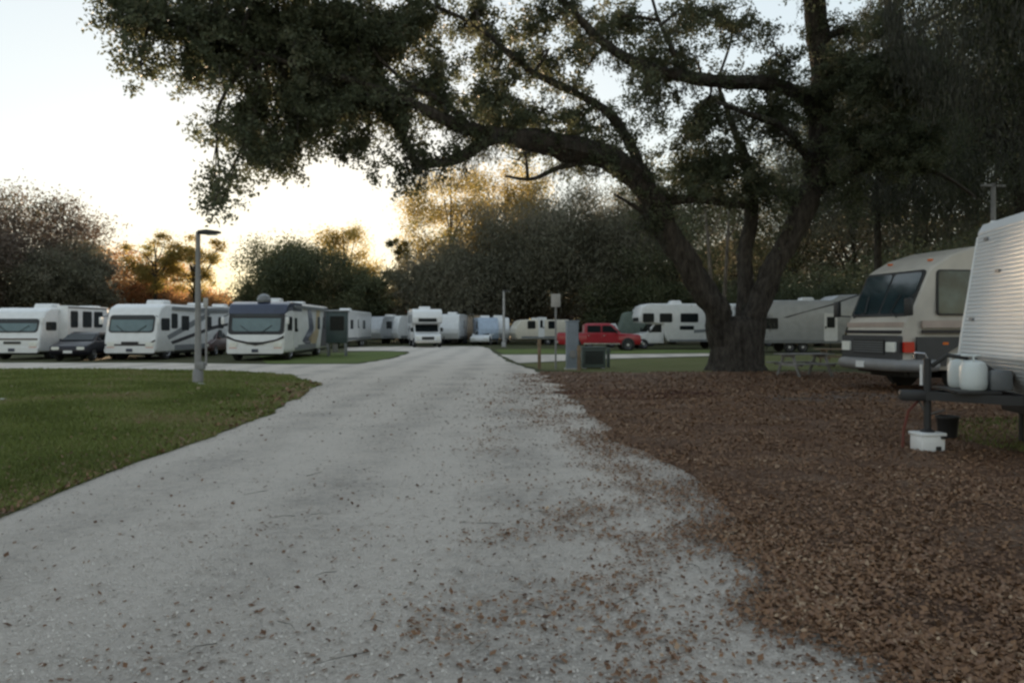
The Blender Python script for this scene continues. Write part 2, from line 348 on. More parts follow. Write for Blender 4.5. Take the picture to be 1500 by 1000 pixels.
def pickup(loc, rz, label, body='red', L=5.85, w=1.95):
    t = empty('pickup_truck', loc, rz, label, 'pickup truck')
    hull('body', [(-.1, .42), (0, .6), (-.03, 1.0), (-.2, 1.14), (-1.45, 1.22), (-L, 1.25), (-L, .5), (-L+.2, .42)], w, M[body], t, .07)
    c = hull('cab', [(-1.35, 1.15), (-2.05, 1.86), (-2.3, 1.92), (-3.75, 1.92), (-3.95, 1.86), (-4.0, 1.15)], w-.1, M[body], t, .06, tuck=lambda y, z: .86 if z > 1.5 else 1)
    a, b = V((0, -1.4, 1.24)), V((0, -2.02, 1.84)); n = (b-a).normalized()
    prism('windshield', a, (-1, 0, 0), n, [(-.78, .03), (.78, .03), (.7, (b-a).length-.02), (-.7, (b-a).length-.02)], .02, M['glass'], c)
    for s in (-1, 1):
        u, v = (SR if s > 0 else SL); v = (-s*.16, 0, 1)
        for d0, d1, k in ((1.65, 2.75, .5), (2.85, 3.8, 0)):
            prism('window', (s*(w/2-.05), 0, 1.24), u, v, side_pts([(d0, .04), (d1, .04), (d1-.02, .52), (d0+k, .52)], s), .02, M['glass'], c, .1)
        for d0, d1 in ((1.6, 2.78), (2.82, 3.85)):
            dd = side_panel('door', s, w, rr(d0, d1, .58, 1.2, .06), .012, M[body], t, .006)
            side_panel('handle', s, w, rr(d1-.24, d1-.08, 1.05, 1.1, .02), .03, M['chrome'], dd)
        prism('headlight', (s*(w/2-.25), 0, .9), (-1, 0, 0), (0, 0, 1), rr(-.18, .18, -.11, .11, .04), .02, M['lamp_white'], t)
        prism('tail_light', (s*(w/2-.12), -L, .95), (1, 0, 0), (0, 0, 1), rr(-.08, .08, -.2, .2, .03), .02, M['lamp_red'], t)
        box('mirror', (s*(w/2+.1), -1.75, 1.32), (.2, .1, .22), M['black'], t, .03)
        for d in (.95, L-1.15):
            lathe('wheel_arch', [(.001, 0), (.48, 0), (.47, s*.006), (.001, s*.006)][::1], M['black'], t, 24, 'X', (s*(w/2), -d, .43))
            wheel(t, s*(w/2-.09), -d, .40, .26, s)
        side_panel('sill_trim', s, w, rr(1.5, L-1.8, .44, .54, .03), .03, M['chrome'], t)
    prism('grille', (0, 0, .9), (-1, 0, 0), (0, 0, 1), rr(-.5, .5, -.13, .13, .04), .02, M['chrome'], t)
    prism('bumper', (0, .0, .58), (-1, 0, 0), (0, 0, 1), rr(-.95, .95, -.1, .1, .05), .08, M['chrome'], t)
    prism('rear_bumper', (0, -L, .58), (1, 0, 0), (0, 0, 1), rr(-.9, .9, -.09, .09, .05), .12, M['chrome'], t)
    prism('bed_floor', (0, -L+.1, 1.255), (1, 0, 0), (0, 1, 0), rr(-.8, .8, 0, 1.65, .04), .02, M['black'], t)
    return t
# ---- left row, noses toward the camera
PI = math.pi
A = G(20, 527); class_a((A.x, A.y, 0), PI, 'white class A motorhome at the left end of the row behind the dark sedan', L=9.0, h=2.62, w=2.7,
    wins=((5.9, 6.4, 1.55, 2.35), (7.0, 7.6, 1.55, 2.3)), slide=(1.5, 5.4, .9, 2.75, .45, ((1.8, 2.4), (2.9, 3.7), (4.0, 4.8))),
    swoosh=(([(5.6, 1.2), (8.8, .9), (8.8, 1.1), (5.6, 1.4)], 'stripe_brown'),), frontsw=(([(-1.25, 1.0), (1.25, 1.0), (1.25, 1.08), (-1.25, 1.08)], 'stripe_brown'), ([(-1.2, .68), (-.7, .68), (-.7, .9), (-1.2, .9)], 'stripe_pink')))
A = G(192, 527.5); class_a((A.x, A.y, 0), PI-.03, 'white motorhome with teal windshield and dark swooshes, just left of the lamp post', L=9.6, h=2.8, w=2.6,
    wins=((1.5, 2.1, 1.6, 2.3), (2.6, 3.4, 1.5, 2.2), (5.5, 6.2, 1.6, 2.2), (7.2, 7.9, 1.6, 2.2)), slide=None,
    swoosh=(([(1.2, 1.0), (4.8, 1.9), (6.0, 2.3), (6.0, 2.5), (4.4, 2.15), (1.0, 1.2)], 'greypaint'), ([(1.6, .75), (6.4, 1.5), (9.2, 1.8), (9.2, 1.95), (6.4, 1.7), (1.4, .9)], 'blackpaint'), ([(4.6, 2.35), (9.3, 2.5), (9.3, 2.85), (4.2, 2.7)], 'silver')),
    frontsw=(([(-1.25, .72), (.9, .72), (1.26, .95), (1.26, 1.02), (.85, .8), (-1.25, .8)], 'blackpaint'),))
A = G(375, 528.5); class_a((A.x, A.y, 0), PI+.03, 'white class A motorhome with dark blue brow, dark V stripe on nose, gold swirls', L=9.8, h=2.86, w=2.8, brow='darkblue', dish='greypaint',
    wins=((6.8, 7.4, 1.55, 2.2), (8.2, 8.8, 1.6, 2.2)), slide=None,
    swoosh=(([(1.35, 2.45), (3.2, 2.45), (3.2, 2.85), (1.35, 2.85)], 'darkblue'), ([(3.3, .9), (4.9, .5), (5.9, 1.6), (5.2, 2.7), (4.4, 2.7), (4.8, 1.6)], 'darkblue'), ([(4.6, 1.0), (6.2, .5), (7.0, 1.2), (7.4, 2.6), (6.6, 2.7), (6.3, 1.5)], 'gold'), ([(7.5, .5), (9.6, .5), (9.6, 2.8), (8.6, 2.8), (8.0, 1.6)], 'blackpaint')),
    frontsw=(([(-1.35, 1.22), (-1.0, 1.05), (-.35, .92), (0, .86), (.35, .92), (1.0, 1.05), (1.35, 1.22), (1.35, 1.1), (.95, .95), (.3, .80), (0, .74), (-.3, .80), (-.95, .95), (-1.35, 1.1)], 'blackpaint'),))
# entrance door on the visible side
mh = [o for o in bpy.data.objects if o.get('label', '').startswith('white class A motorhome with dark blue')][0]
door(-1, 2.8, 1.5, 2.35, .6, 2.35, mh, M['white'])
A = G(99, 529); car((A.x, A.y, 0), PI+.12, 'black sedan parked nose out in front of the leftmost motorhome', 'blackpaint', 4.3, 1.7)
A = G(139, 527); car((A.x, A.y+.6, 0), PI-.1, 'dark grey small SUV with its nose to the camera, beside the black sedan', 'greypaint', 3.9, 1.5, True)
A = G(256, 522); car((A.x, A.y+.4, 0), PI-.1, 'black SUV parked between the swooshed motorhome and the lamp post', 'blackpaint', 4.4, 1.7, True)
A = G(284, 521); car((A.x+.3, A.y-.5, 0), PI+.05, 'dark maroon car parked behind the lamp post between two motorhomes', 'maroon', 4.3, 1.7, True)
# trailer whose roof shows left of the blue-browed motorhome
A = G(292, 514); trailer((A.x, A.y, 0), PI, 'white trailer with dark front window half hidden behind the thin post', L=7, h=3.1, wins=((1, 2),), dr=None)
A = G(320, 516); trailer((A.x, A.y+1.2, 0), PI-.1, 'dark roofed trailer tucked behind the blue-browed motorhome', L=6.5, h=2.95, body='silver', dr=None)
# ---- kiosk
k = empty('equipment_kiosk', G(494, 521.5), .1, 'tall dark teal kiosk on legs with a dark upper panel beside the gold-striped motorhome', 'kiosk')
box('cabinet', (0, 0, 1.62), (1.15, .7, 1.75), M['teal'], k, .04)
prism('panel', (0, -.35, 0), (1, 0, 0), (0, 0, 1), rr(-.35, .42, 1.45, 2.25, .05), .02, M['glass'], k)
box('roof', (0, 0, 2.54), (1.3, .85, .1), M['greypaint'], k, .03)
for sx in (-1, 1):
    for sy in (-1, 1): box('leg', (sx*.48, sy*.26, .375), (.1, .1, .75), M['greypaint'], k, .01)
box('meter', (-.1, -.05, .48), (.28, .3, .5), M['galv'], k, .03)
# ---- far row
fx = (-12.9-1.2)
trailer((fx, 58, 0), PI, 'long white trailer behind the teal kiosk, nearest of the far row', L=11, h=3.0, w=2.4, wins=((2, 3), (7, 8)), dr=(4.6, 5.3))
def far(px, Y, **k): return ((px-CX)/F*Y, Y, 0)
trailer(far(541, 72), PI-.35, 'grey blue trailer behind the end of the long white trailer', L=8, h=2.7, body='silver', wins=((1.2, 2.2), (4.5, 5.6)))
trailer(far(568, 74), PI-.5, 'pale blue white trailer set at an angle in the far row', L=8.5, h=2.8, w=2.3, body='white', wins=((4, 5),), dr=None)
trailer(far(588, 77), PI-.8, 'cream trailer just left of the cab-over motorhome', L=7.5, h=2.9, body='cream', wins=((1.5, 2.5), (5, 6)))
class_c(far(627, 61), PI+.2, 'white cab-over motorhome facing the camera at the far end of the gravel road', L=7.0, w=2.45, h=3.15, wins=((1.0, 1.6), (2.6, 3.4), (4.4, 5.4)))
trailer(far(653, 70), PI-.1, 'narrow white trailer just right of the cab-over motorhome', L=7, h=2.9, wins=())
trailer(far(671, 76), PI-.2, 'tan trailer with red stripe behind the bare trunks', L=7, h=2.9, body='tan', wins=((1, 2),), stripe=([(.4, 1.0), (6.5, 1.0), (6.5, 1.3), (.4, 1.3)], 'maroon'))
trailer(far(690, 75), PI+.1, 'pinkish tan trailer between trunks and the white car', L=7, h=2.9, body='tan', wins=())
car(far(702, 69), PI-.2, 'white car parked left of the pale blue trailer', 'white', 4.4)
trailer(far(716, 70), PI+.15, 'pale blue trailer with its plain end to the road', L=6.5, h=2.55, body='paleblue', w=1.9, wins=((1, 2),), dr=None)
trailer(far(733, 72), PI+.1, 'small white trailer behind the pale far pole', L=6, h=2.6, w=1.8, wins=())
trailer(far(750, 70), PI/2+.25, 'cream white trailer with a dark window, right of the pale far pole', L=5.4, h=2.35, body='cream', wins=((1.2, 1.9), (3.2, 3.8)), dr=(2.2, 2.8))
# red pickup, white van behind, class C, fifth wheel
pickup((G(937, 513).x, 53.5, 0), -PI/2, 'shiny red crew cab pickup parked beyond the grass, nose to the right')
v = car(far(847, 62), PI/2, 'white hatchback roof showing over the bed of the red pickup', 'white', 3.5, 1.9, True)
v.scale = (1, 1, 1.2)
class_c((G(945, 510).x-1.35, 57.5, 0), PI/2+.08, 'white cab-over motorhome in profile between the red pickup and the big oak', L=8.2, w=2.4, h=3.42, wins=((.7, 1.5), (2.0, 2.9), (3.6, 4.9)))
trailer(far(905, 66), PI/2, 'pale green camper behind the hood of the red pickup', L=3.2, h=3.0, body='palegreen', wins=(), dr=None)
c5 = trailer((far(1292, 49)[0], 49.5, 0), -PI/2-.05, 'grey fifth wheel trailer with diagonal dark stripe, right of the big oak', L=9.1, w=2.5, h=3.75, body='silver', fifth=True,
        wins=((6.9, 8.2),), dr=(3.1, 3.95), stripe=([(6.6, 2.25), (6.3, 2.25), (3.4, 3.15), (3.0, 3.15)], 'blackpaint'))
trailer(far(1085, 66), PI/2, 'white trailer glimpsed between the stems of the big oak', L=3.5, h=3.9, body='white', wins=(), dr=None)
# ------------------------------------------------------------------ near motorhome on the right
def near_motorhome():
    t = empty('motorhome', (9.32, 19.3, 0), PI/2+.17, 'large beige and brown motorhome with split windshield beside the white ribbed trailer', 'motorhome', 'motorhomes and camping trailers parked on their sites')
    w, L, h = 2.45, 9.0, 3.62
    P = [(-.3, .55), (.02, .58), (.14, .72), (.16, 1.0), (.08, 1.38), (.0, 1.72), (-.10, 1.86), (-.64, 3.04), (-.78, 3.14), (-1.25, 3.40), (-2.0, 3.62), (-2.8, 3.72), (-L+.2, 3.7), (-L, 3.3), (-L, .6), (-L+2, .55)]
    tuck = lambda y, z: 1 if y < -1 else (.90 if y > .05 else (.94 if y > -.3 else .97))
    hull('body', P, w, M['taupe'], t, .07, 3, tuck)
    a, b = V((0, -.11, 1.88)), V((0, -.62, 3.02)); n = (b-a).normalized(); ln = (b-a).length
    f = prism('windshield', a, (-1, 0, 0), n, rr(-w/2+.10, w/2-.10, .0, ln, .1), .025, M['black'], t)
    prism('pane', a, (-1, 0, 0), n, rr(-w/2+.18, -.04, .07, ln-.07, .08), .036, M['glassR'], f)
    prism('pane', a, (-1, 0, 0), n, rr(.04, w/2-.18, .07, ln-.07, .08), .036, M['glassR'], f)
    for s in (-1, 1):
        wp = tube('wiper', [(s*.85, .02, 1.86), (s*.5, -.08, 2.0), (s*.62, -.28, 2.42)], .016, M['black'], t, 6)
        window(s, w*.985, .85, 1.85, 1.95, 2.98, t, M['tealglass'])
        window(s, w, 2.7, 3.6, 2.0, 2.75, t)
        m = box('mirror', (s*(w/2+.2), .12, 2.1), (.2, .12, .42), M['black'], t, .03)
        tube('arm', [(s*(w/2-.08), -.1, 1.9), (s*(w/2+.2), .12, 1.92)], .02, M['black'], m, 6)
        tube('arm', [(s*(w/2-.08), -.35, 2.5), (s*(w/2+.2), .12, 2.3)], .02, M['black'], m, 6)
        # lamps wrap the corner
        hl = prism('headlight', (s*(w/2-.33), .17, 1.13), (-1, 0, 0), (0, 0, 1), rr(-.17, .17, -.12, .12, .03), .05, M['lamp_white'], t)
        side_panel('turn_signal', s, w*.97, rr(-.08, .2, 1.0, 1.26, .03), .03, M['lamp_red'], t)
        # belt stripes and the dark lower band
        side_panel('side_stripe', s, w, rr(.4, L-.1, 1.47, 1.55, .02), .012, M['blackpaint'], t)
        side_panel('side_stripe', s, w, rr(.4, L-.1, 1.60, 1.78, .02), .010, M['stripe_pink'], t)
        side_panel('lower_band', s, w, [(.25, .66), (1.05, .66), (1.1, 1.0), (1.4, 1.16), (1.8, 1.16), (2.15, 1.0), (2.2, .66), (L-.1, .66), (L-.1, 1.38), (.25, 1.38)], .010, M['band'], t)
        side_panel('door_seam', s, w, rr(2.35, 2.38, .8, 2.9, .005), .012, M['black'], t)
        for d in (1.6, L-2.6):
            wheel(t, s*(w/2-.17), -d, .46, .28, s)
        side_panel('marker_light', s, w, rr(.95, 1.1, 1.19, 1.25, .02), .02, M['lamp_amber'], t)
    prism('front_band', (0, .10, 0), (-1, 0, 0), (0, 0, 1), rr(-w/2+.10, w/2-.10, .78, 1.41, .05), .075, M['band'], t, .05)
    prism('front_stripe', (0, .06, 1.5), (-1, 0, 0), (0, 0, 1), rr(-w/2+.14, w/2-.14, -.04, .04, .01), .04, M['blackpaint'], t, .05)
    prism('front_stripe', (0, .0, 1.68), (-1, 0, 0), (0, 0, 1), rr(-w/2+.12, w/2-.12, -.06, .06, .01), .04, M['stripe_pink'], t, .05)
    prism('grille', (0, .17, 1.13), (-1, 0, 0), (0, 0, 1), rr(-.62, .62, -.2, .18, .04), .025, M['black'], t)
    for k in range(5): prism('grille_bar', (0, .185, 1.0+k*.06), (-1, 0, 0), (0, 0, 1), rr(-.6, .6, -.008, .008, .004), .02, M['greypaint'], t)
    bm = bmesh.new(); add_tube(bm, [V((-w/2-.03, -.75, .68)), V((-w/2-.02, -.1, .68)), V((-w/2+.15, .15, .68)), V((-.6, .27, .68)), V((.6, .27, .68)), V((w/2-.15, .15, .68)), V((w/2+.02, -.1, .68)), V((w/2+.03, -.75, .68))], [.15]*8, 12)
    bobj('bumper', bm, M['galv'], t, True)
    prism('licence_plate', (0, .42, .68), (-1, 0, 0), (0, 0, 1), rr(-.16, .16, -.08, .08, .01), .01, M['white'], t)
    for s in (-1, 1): box('marker_light', (s*.75, -1.0, 3.29), (.12, .08, .05), M['lamp_amber'], t, .01)
    hull('air_conditioner', [(-3.6, 3.68), (-3.75, 3.98), (-4.5, 3.98), (-4.7, 3.68)], 1.0, M['white'], t, .08)
    tube('chassis_bar', [(-.9, -.2, .5), (.9, -.2, .5)], .06, M['darkmetal'], t, 8)
    hull('undercarriage', [(-.4, .35), (-.4, .6), (-L+.3, .6), (-L+.3, .35)], 1.5, M['black'], t, .03)
    return t
M['glassR'] = mat('reflective_glass', (.02, .035, .04), .08, spec=1.0, var=.3, scale=2)
M['taupe'] = mat('taupe_gelcoat', (.47, .43, .375), .4, var=.08)
M['tealglass'] = mat('teal_reflection_glass', (.05, .075, .075), .1, var=.7, scale=1.6)  # pale teal reflection put into the glass colour, mottled by noise
M['band'] = mat('charcoal_band', (.035, .036, .04), .45)
near_motorhome()
# ------------------------------------------------------------------ near trailer on the right
def near_trailer():
    ang = math.atan2(1, -.2)-PI/2           # not used for the frame below: local +y is the nose direction (-1,.2)
    hd = V((-1, .2, 0)).normalized()
    rz = math.atan2(-hd.x, hd.y)
    far_c = V((6.32, 10.3, 0)); acr = V((-hd.y*-1, -hd.x, 0))
    acr = V((-.196, -.98, 0))                 # along the front wall toward the camera
    w, L, h = 2.4, 7.0, 3.1
    c = V((6.43, 10.80, 0)) + acr*(w/2)
    t = empty('camping_trailer', (c.x, c.y, 0), rz, 'white travel trailer with ribbed metal siding and gas tanks on its tongue', 'trailer', 'motorhomes and camping trailers parked on their sites')
    # corrugated front: profile with ribs
    def zig(y0, z0, y1, z1, n, d=.012):
        out = []
        ty, tz = y1-y0, z1-z0; ll = math.hypot(ty, tz); ny, nz = tz/ll, -ty/ll
        for i in range(n):
            for f, q in ((0, 0), (.16, -d*1.2), (.28, 0), (.62, d*.5)):
                a = (i+f)/n; out.append((y0+ty*a+ny*q, z0+tz*a+nz*q))
        out.append((y1, z1)); return out
    P = zig(-.42, .60, .0, 1.22, 12, .007) + zig(.0, 1.23, -.03, 1.45, 4, .007) + zig(-.03, 1.46, -.25, 2.96, 27, .007)
    P += [(-.31, 3.07), (-.42, h), (-L, h), (-L, .6)]
    bm = bmesh.new()
    A_ = [bm.verts.new((-w/2, y, z)) for y, z in P]; B_ = [bm.verts.new((w/2, y, z)) for y, z in P]
    k = len(P); bm.faces.new(A_); bm.faces.new(B_[::-1])
    for i in range(k): bm.faces.new((A_[i], B_[i], B_[(i+1) % k], A_[(i+1) % k]))
    bobj('body', bm, M['siding'], t)
    for s in (-1, 1):
        bm = bmesh.new()
        pts = [V((s*w/2, y, z)) for y, z in ((-.44, .58), (0.0, 1.22), (-.03, 1.46), (-.25, 2.88), (-.42, h+.005), (-L, h+.005))]
        add_tube(bm, pts, [.022]*6, 6); bobj('corner_trim', bm, M['white'], t, True)
        for d in (3.6, 4.4): wheel(t, s*(w/2-.12), -d, .34, .22, s)
        window(s, w, 1.2, 2.2, 1.5, 2.2, t)
    # ribs of the long sides
    bm = bmesh.new()
    for s in (-1, 1):
        for i in range(26):
            add_box(bm, (s*(w/2+.003), -L/2-.2, .68+i*.088), (.016, L-.5, .03))
    bobj('side_siding', bm, M['siding'], t)
    for x, z in ((.85, 2.83), (-.85, 2.83), (.3, 2.35), (.9, 1.72)):
        yy = -.24+(2.86-z)/1.4*.21
        prism('marker_light', (x, yy+.01, z), (-1, 0, 0), (0, -.15, 1), rr(-.06, .06, -.02, .02, .01), .02, M['galv'], t)
    # tongue: A frame, jack, coupler
    bm = bmesh.new()
    for s in (-1, 1):
        a, b = V((s*.95, -.6, .72)), V((0, .9, .72)); d = b-a
        add_box(bm, (a+b)/2, (.07, d.length, .11), rz=math.atan2(-d.x, d.y))
    add_box(bm, (0, -.1, .72), (1.9, .1, .13)); add_box(bm, (0, .35, .80), (.9, .5, .03))
    bobj('tow_frame', bm, M['darkmetal'], t)
    hull('underframe', [(-.5, .45), (-.5, .62), (-L+.2, .62), (-L+.2, .45)], 2.2, M['black'], t, .02)
    bx = box('coupler', (0, .98, .72), (.16, .32, .14), M['darkmetal'], t, .03)
    j = tube('tongue_jack', [(0, .8, .26), (0, .8, 1.2)], .045, M['darkmetal'], t, 12)
    lathe('foot', [(.09, .0), (.09, .02), (.03, .05), (.03, .1)], M['darkmetal'], j, 14, loc=(0, .8, .245))
    tube('crank', [(0, .8, 1.19), (0, .83, 1.26), (.1, .92, 1.27), (.12, .93, 1.2)], .014, M['chrome'], j, 6)
    tube('sleeve', [(.06, .85, .85), (.06, .85, 1.12)], .022, M['white'], j, 8)
    tube('hose', [(.05, .85, .7), (.1, 1.0, .5), (.12, 1.05, .25), (.1, 1.07, .02)], .018, M['hose'], t, 8)
    tube('cable', [(0, .75, 1.1), (-.1, .6, 1.25), (-.15, .3, 1.2), (-.2, -.05, .95)], .03, M['black'], t, 8)
    tube('chain', [(.1, .9, .68), (.16, .75, .45), (.3, .5, .5)], .012, M['galv'], t, 6)
    for s in (-1, 1):
        tk = lathe('gas_tank', [(.02, 0), (.13, .0), (.15, .03), (.155, .08), (.155, .28), (.13, .34), (.07, .37), (.02, .38)], M['tank'], t, 24, loc=(s*.2, .33, .82))
        bm = bmesh.new()
        rings = [V((s*.2+.1*math.cos(a), .36+.1*math.sin(a), 1.25)) for a in np.linspace(.5, 5.8, 14)]
        add_tube(bm, rings, [.012]*14, 6)
        for a in (.8, 3.1, 5.4): add_tube(bm, [V((s*.2+.1*math.cos(a), .36+.1*math.sin(a), 1.16)), V((s*.2+.1*math.cos(a), .36+.1*math.sin(a), 1.25))], [.012]*2, 6)
        bobj('collar', bm, M['tank'], tk, True)
        lathe('valve', [(.02, 0), (.025, .05), (.04, .05), (.04, .08), (.01, .08)], M['galv'], tk, 12, loc=(s*.2, .36, 1.18))
    box('battery_box', (0.0, .02, .94), (.5, .26, .26), M['greypaint'], t, .03)
    for s in (-1, 1): tube('stabiliser', [(s*.95, -.7, 0), (s*.95, -.7, .5)], .035, M['darkmetal'], t, 8)
    return t, c, hd
tr, tc_, hd_ = near_trailer()
jp = tc_ + hd_*.8
b = empty('support_box', (jp.x, jp.y, 0), .12, 'white plastic box under the tongue jack of the near trailer', 'box')
box('body', (0, 0, .105), (.32, .26, .21), M['white'], b, .02)
box('lid', (0, 0, .225), (.35, .29, .045), M['white'], b, .015)
prism('latch', (.06, -.13, 0), (1, 0, 0), (0, 0, 1), rr(-.035, .035, .02, .075, .01), .012, M['black'], b)
prism('latch', (.12, -.145, 0), (1, 0, 0), (0, 0, 1), rr(-.025, .025, .17, .21, .01), .012, M['black'], b)
bk = lathe('bucket', [(.02, 0), (.12, 0), (.145, .28), (.16, .3), (.16, .33), (.14, .33), (.11, .03), (.02, .03)], M['black'], None, 24)
q = G(1388, 642); bk.location = (q.x, q.y, 0); tag(bk, 'black bucket on the leaves behind the white support box', 'bucket')
# ------------------------------------------------------------------ posts, lamp, cabinets, tables
def lamp_post(loc, h, r, label, m='galv', group=None, arm=True, thin=False):
    t = empty('street_lamp', loc, 0, label, 'street lamp', group)
    tube('pole', [(0, 0, 0), (0, 0, h*.5), (0, 0, h)], [r, r*.8, r*.62], M[m], t, 14)
    lathe('base', [(r*1.5, 0), (r*1.45, .32), (r*1.05, .42)], M[m], t, 14)
    box('clamp_box', (r*.9, -.02, .5), (.22, .18, .22), M['galv'], t, .02)
    if arm:
        tube('arm', [(0, 0, h-.03), (.15, 0, h-.02)], .035, M['darkmetal'], t, 8)
        hd = hull('lamp_head', [(.0, h-.05), (.0, h+.05), (-.25, h+.08), (-.62, h+.03), (-.62, h-.03), (-.3, h-.07)], .22, M['darkmetal'], t, .02)
        hd.rotation_euler = (0, 0, PI/2); hd.location = (.02, 0, -.02)
        gl = box('lens', (0, -.38, h-.075), (.16, .3, .02), M['lamp_white'], hd, .005)
    return t
lamp_post(G(290, 561), 4.38, .10, 'grey lamp post with flat dark lamp head on the left lawn', 'galv')
lamp_post((far(738, 63)[0], 63, 0), 4.7, .13, 'slim pale lamp post at the right far end of the gravel road', 'palepole')
def sign_post(loc, h, sw, sh, label, m1='galv', m2='galv'):
    t = empty('sign_post', loc, 0, label, 'sign')
    box('post', (0, 0, h/2), (.07, .07, h), M[m1], t, .01)
    box('board', (0, -.05, h-sh/2), (sw, .03, sh), M[m2], t, .008)
    return t
sign_post(G(302, 536), 2.85, .2, .4, 'thin post with pale narrow board, just behind the left lamp post', 'galv', 'palepole')
sign_post(G(814, 541), 2.9, .36, .5, 'pale square sign on a thin post left of the utility cabinet', 'galv', 'palepole')
k = empty('utility_cabinet', G(838, 541), .05, 'tall blue grey utility cabinet beside the wooden stake', 'utility cabinet')
box('body', (0, 0, .93), (.46, .40, 1.78), M['cabinet'], k, .025)
box('lid', (0, 0, 1.85), (.52, .46, .06), M['cabinet'], k, .015)
prism('door', (0, -.2, 0), (1, 0, 0), (0, 0, 1), rr(-.19, .19, .95, 1.72, .02), .015, M['cabinet'], k)
prism('meter', (0, -.2, 0), (1, 0, 0), (0, 0, 1), rr(-.12, .12, .45, .75, .11), .05, M['galv'], k)
box('base', (0, 0, .03), (.56, .5, .06), M['concrete'], k, .01)
k = empty('utility_box', G(869, 539.5), .05, 'low grey green utility box with louvred front, right of the tall cabinet', 'utility box')
box('body', (0, 0, .42), (.92, .5, .76), M['greenbox'], k, .03)
box('lid', (0, 0, .83), (.98, .56, .06), M['greenbox'], k, .015)
for i in range(7): prism('louvre', (0, -.25, .22+i*.075), (1, 0, 0), (0, -.3, 1), rr(-.36, .36, -.02, .02, .005), .025, M['darkmetal'], k)
for sx in (-1, 1): box('foot', (sx*.36, 0, .02), (.12, .5, .04), M['concrete'], k, .005)
for px, py, hh, lab in ((790, 540, 1.15, 'short dark wooden post left of the pale sign post'), (848, 543, .95, 'short wooden stake between the tall cabinet and low utility box'), (891, 538, .8, 'short post at the right end of the low utility box')):
    bm = bmesh.new(); add_box(bm, (0, 0, hh/2), (.13, .13, hh), bev=.02); add_box(bm, (0, 0, hh*.82), (.19, .19, .05), bev=.01)
    o = bobj('wooden_post', bm, M['wood'] if px != 891 else M['greenbox'], None, True); o.location = G(px, py); tag(o, lab, 'post')
def picnic(loc, rz, label, m='greywood'):
    t = empty('picnic_table', loc, rz, label, 'picnic table', 'picnic tables on the grass')
    bm = bmesh.new()
    for i in range(5): add_box(bm, (0, -.3+i*.15, .74), (1.8, .135, .04), bev=.006)
    bobj('table_top', bm, M[m], t)
    for s in (-1, 1):
        bm = bmesh.new()
        for i in range(2): add_box(bm, (0, s*(.62+i*.14), .44), (1.8, .13, .04), bev=.006)
        bobj('bench', bm, M[m], t)
        bm = bmesh.new(); d = V((0, .55, .70)); 
        for q in (-1, 1): add_box(bm, (s*.6, q*.42, .36), (.045, .09, .85), rx=q*.5)
        add_box(bm, (s*.6, 0, .40), (.05, 1.5, .09)); add_box(bm, (s*.6, 0, .68), (.05, .7, .09))
        bobj('leg_frame', bm, M[m], t)
    return t
picnic(G(1178, 551), .25, 'grey weathered picnic table on the grass between the big oak and beige motorhome')
picnic((G(1215, 538).x+.4, G(1215, 538).y, 0), -.1, 'tan wooden picnic table farther back, half behind the beige motorhome nose', 'wood')
t = empty('utility_pole', (W(1455, 270, 32).x, 32, 0), .15, 'thin utility pole with a short crossarm rising behind the white trailer roof', 'utility pole')
tube('pole', [(0, 0, 0), (0, 0, 7.75)], [.13, .09], M['galv'], t, 10)
box('crossarm', (0, 0, 7.65), (1.15, .09, .1), M['galv'], t, .01)
t = empty('banner', (far(598, 90)[0], 90, 0), 0, 'small orange canopy tip above the cream trailer', 'banner')
tube('pole', [(0, 0, 0), (0, 0, 4.2)], .04, M['galv'], t, 6)
box('cloth', (0, -.06, 3.9), (.75, .05, 1.0), M['orange'], t, .01)
# ------------------------------------------------------------------ ground
def noisy(pts, step=.5, amp=.15, fr=.9, close=True):
    out = []; n = len(pts)
    for i in range(n):
        a, b = V(pts[i]), V(pts[(i+1) % n]); k = max(1, min(160, int((b-a).length/step)))
        for j in range(k):
            p = a.lerp(b, j/k); y = max(p.y, 3)
            am = amp*min(3, y/10)
            p = p+V((noise.noise(V((p.x*fr, p.y*fr, 3.1)))+.6*noise.noise(V((p.x*fr*3, p.y*fr*3, 7.1))), noise.noise(V((p.x*fr, p.y*fr, 9.1))), 0))*am
            out.append(p)
    return out
def sheet(name, pts, z, m, label=None, kind='structure', **k):
    P = noisy(pts, **k); tris = geometry.tessellate_polygon([P])
    me = bpy.data.meshes.new(name); me.from_pydata([(p.x, p.y, z) for p in P], [], [tuple(t) for t in tris]); me.update()
    if me.polygons and me.polygons[0].normal.z < 0: me.flip_normals()
    o = link(name, me, m); tag(o, kind=kind); return o, P
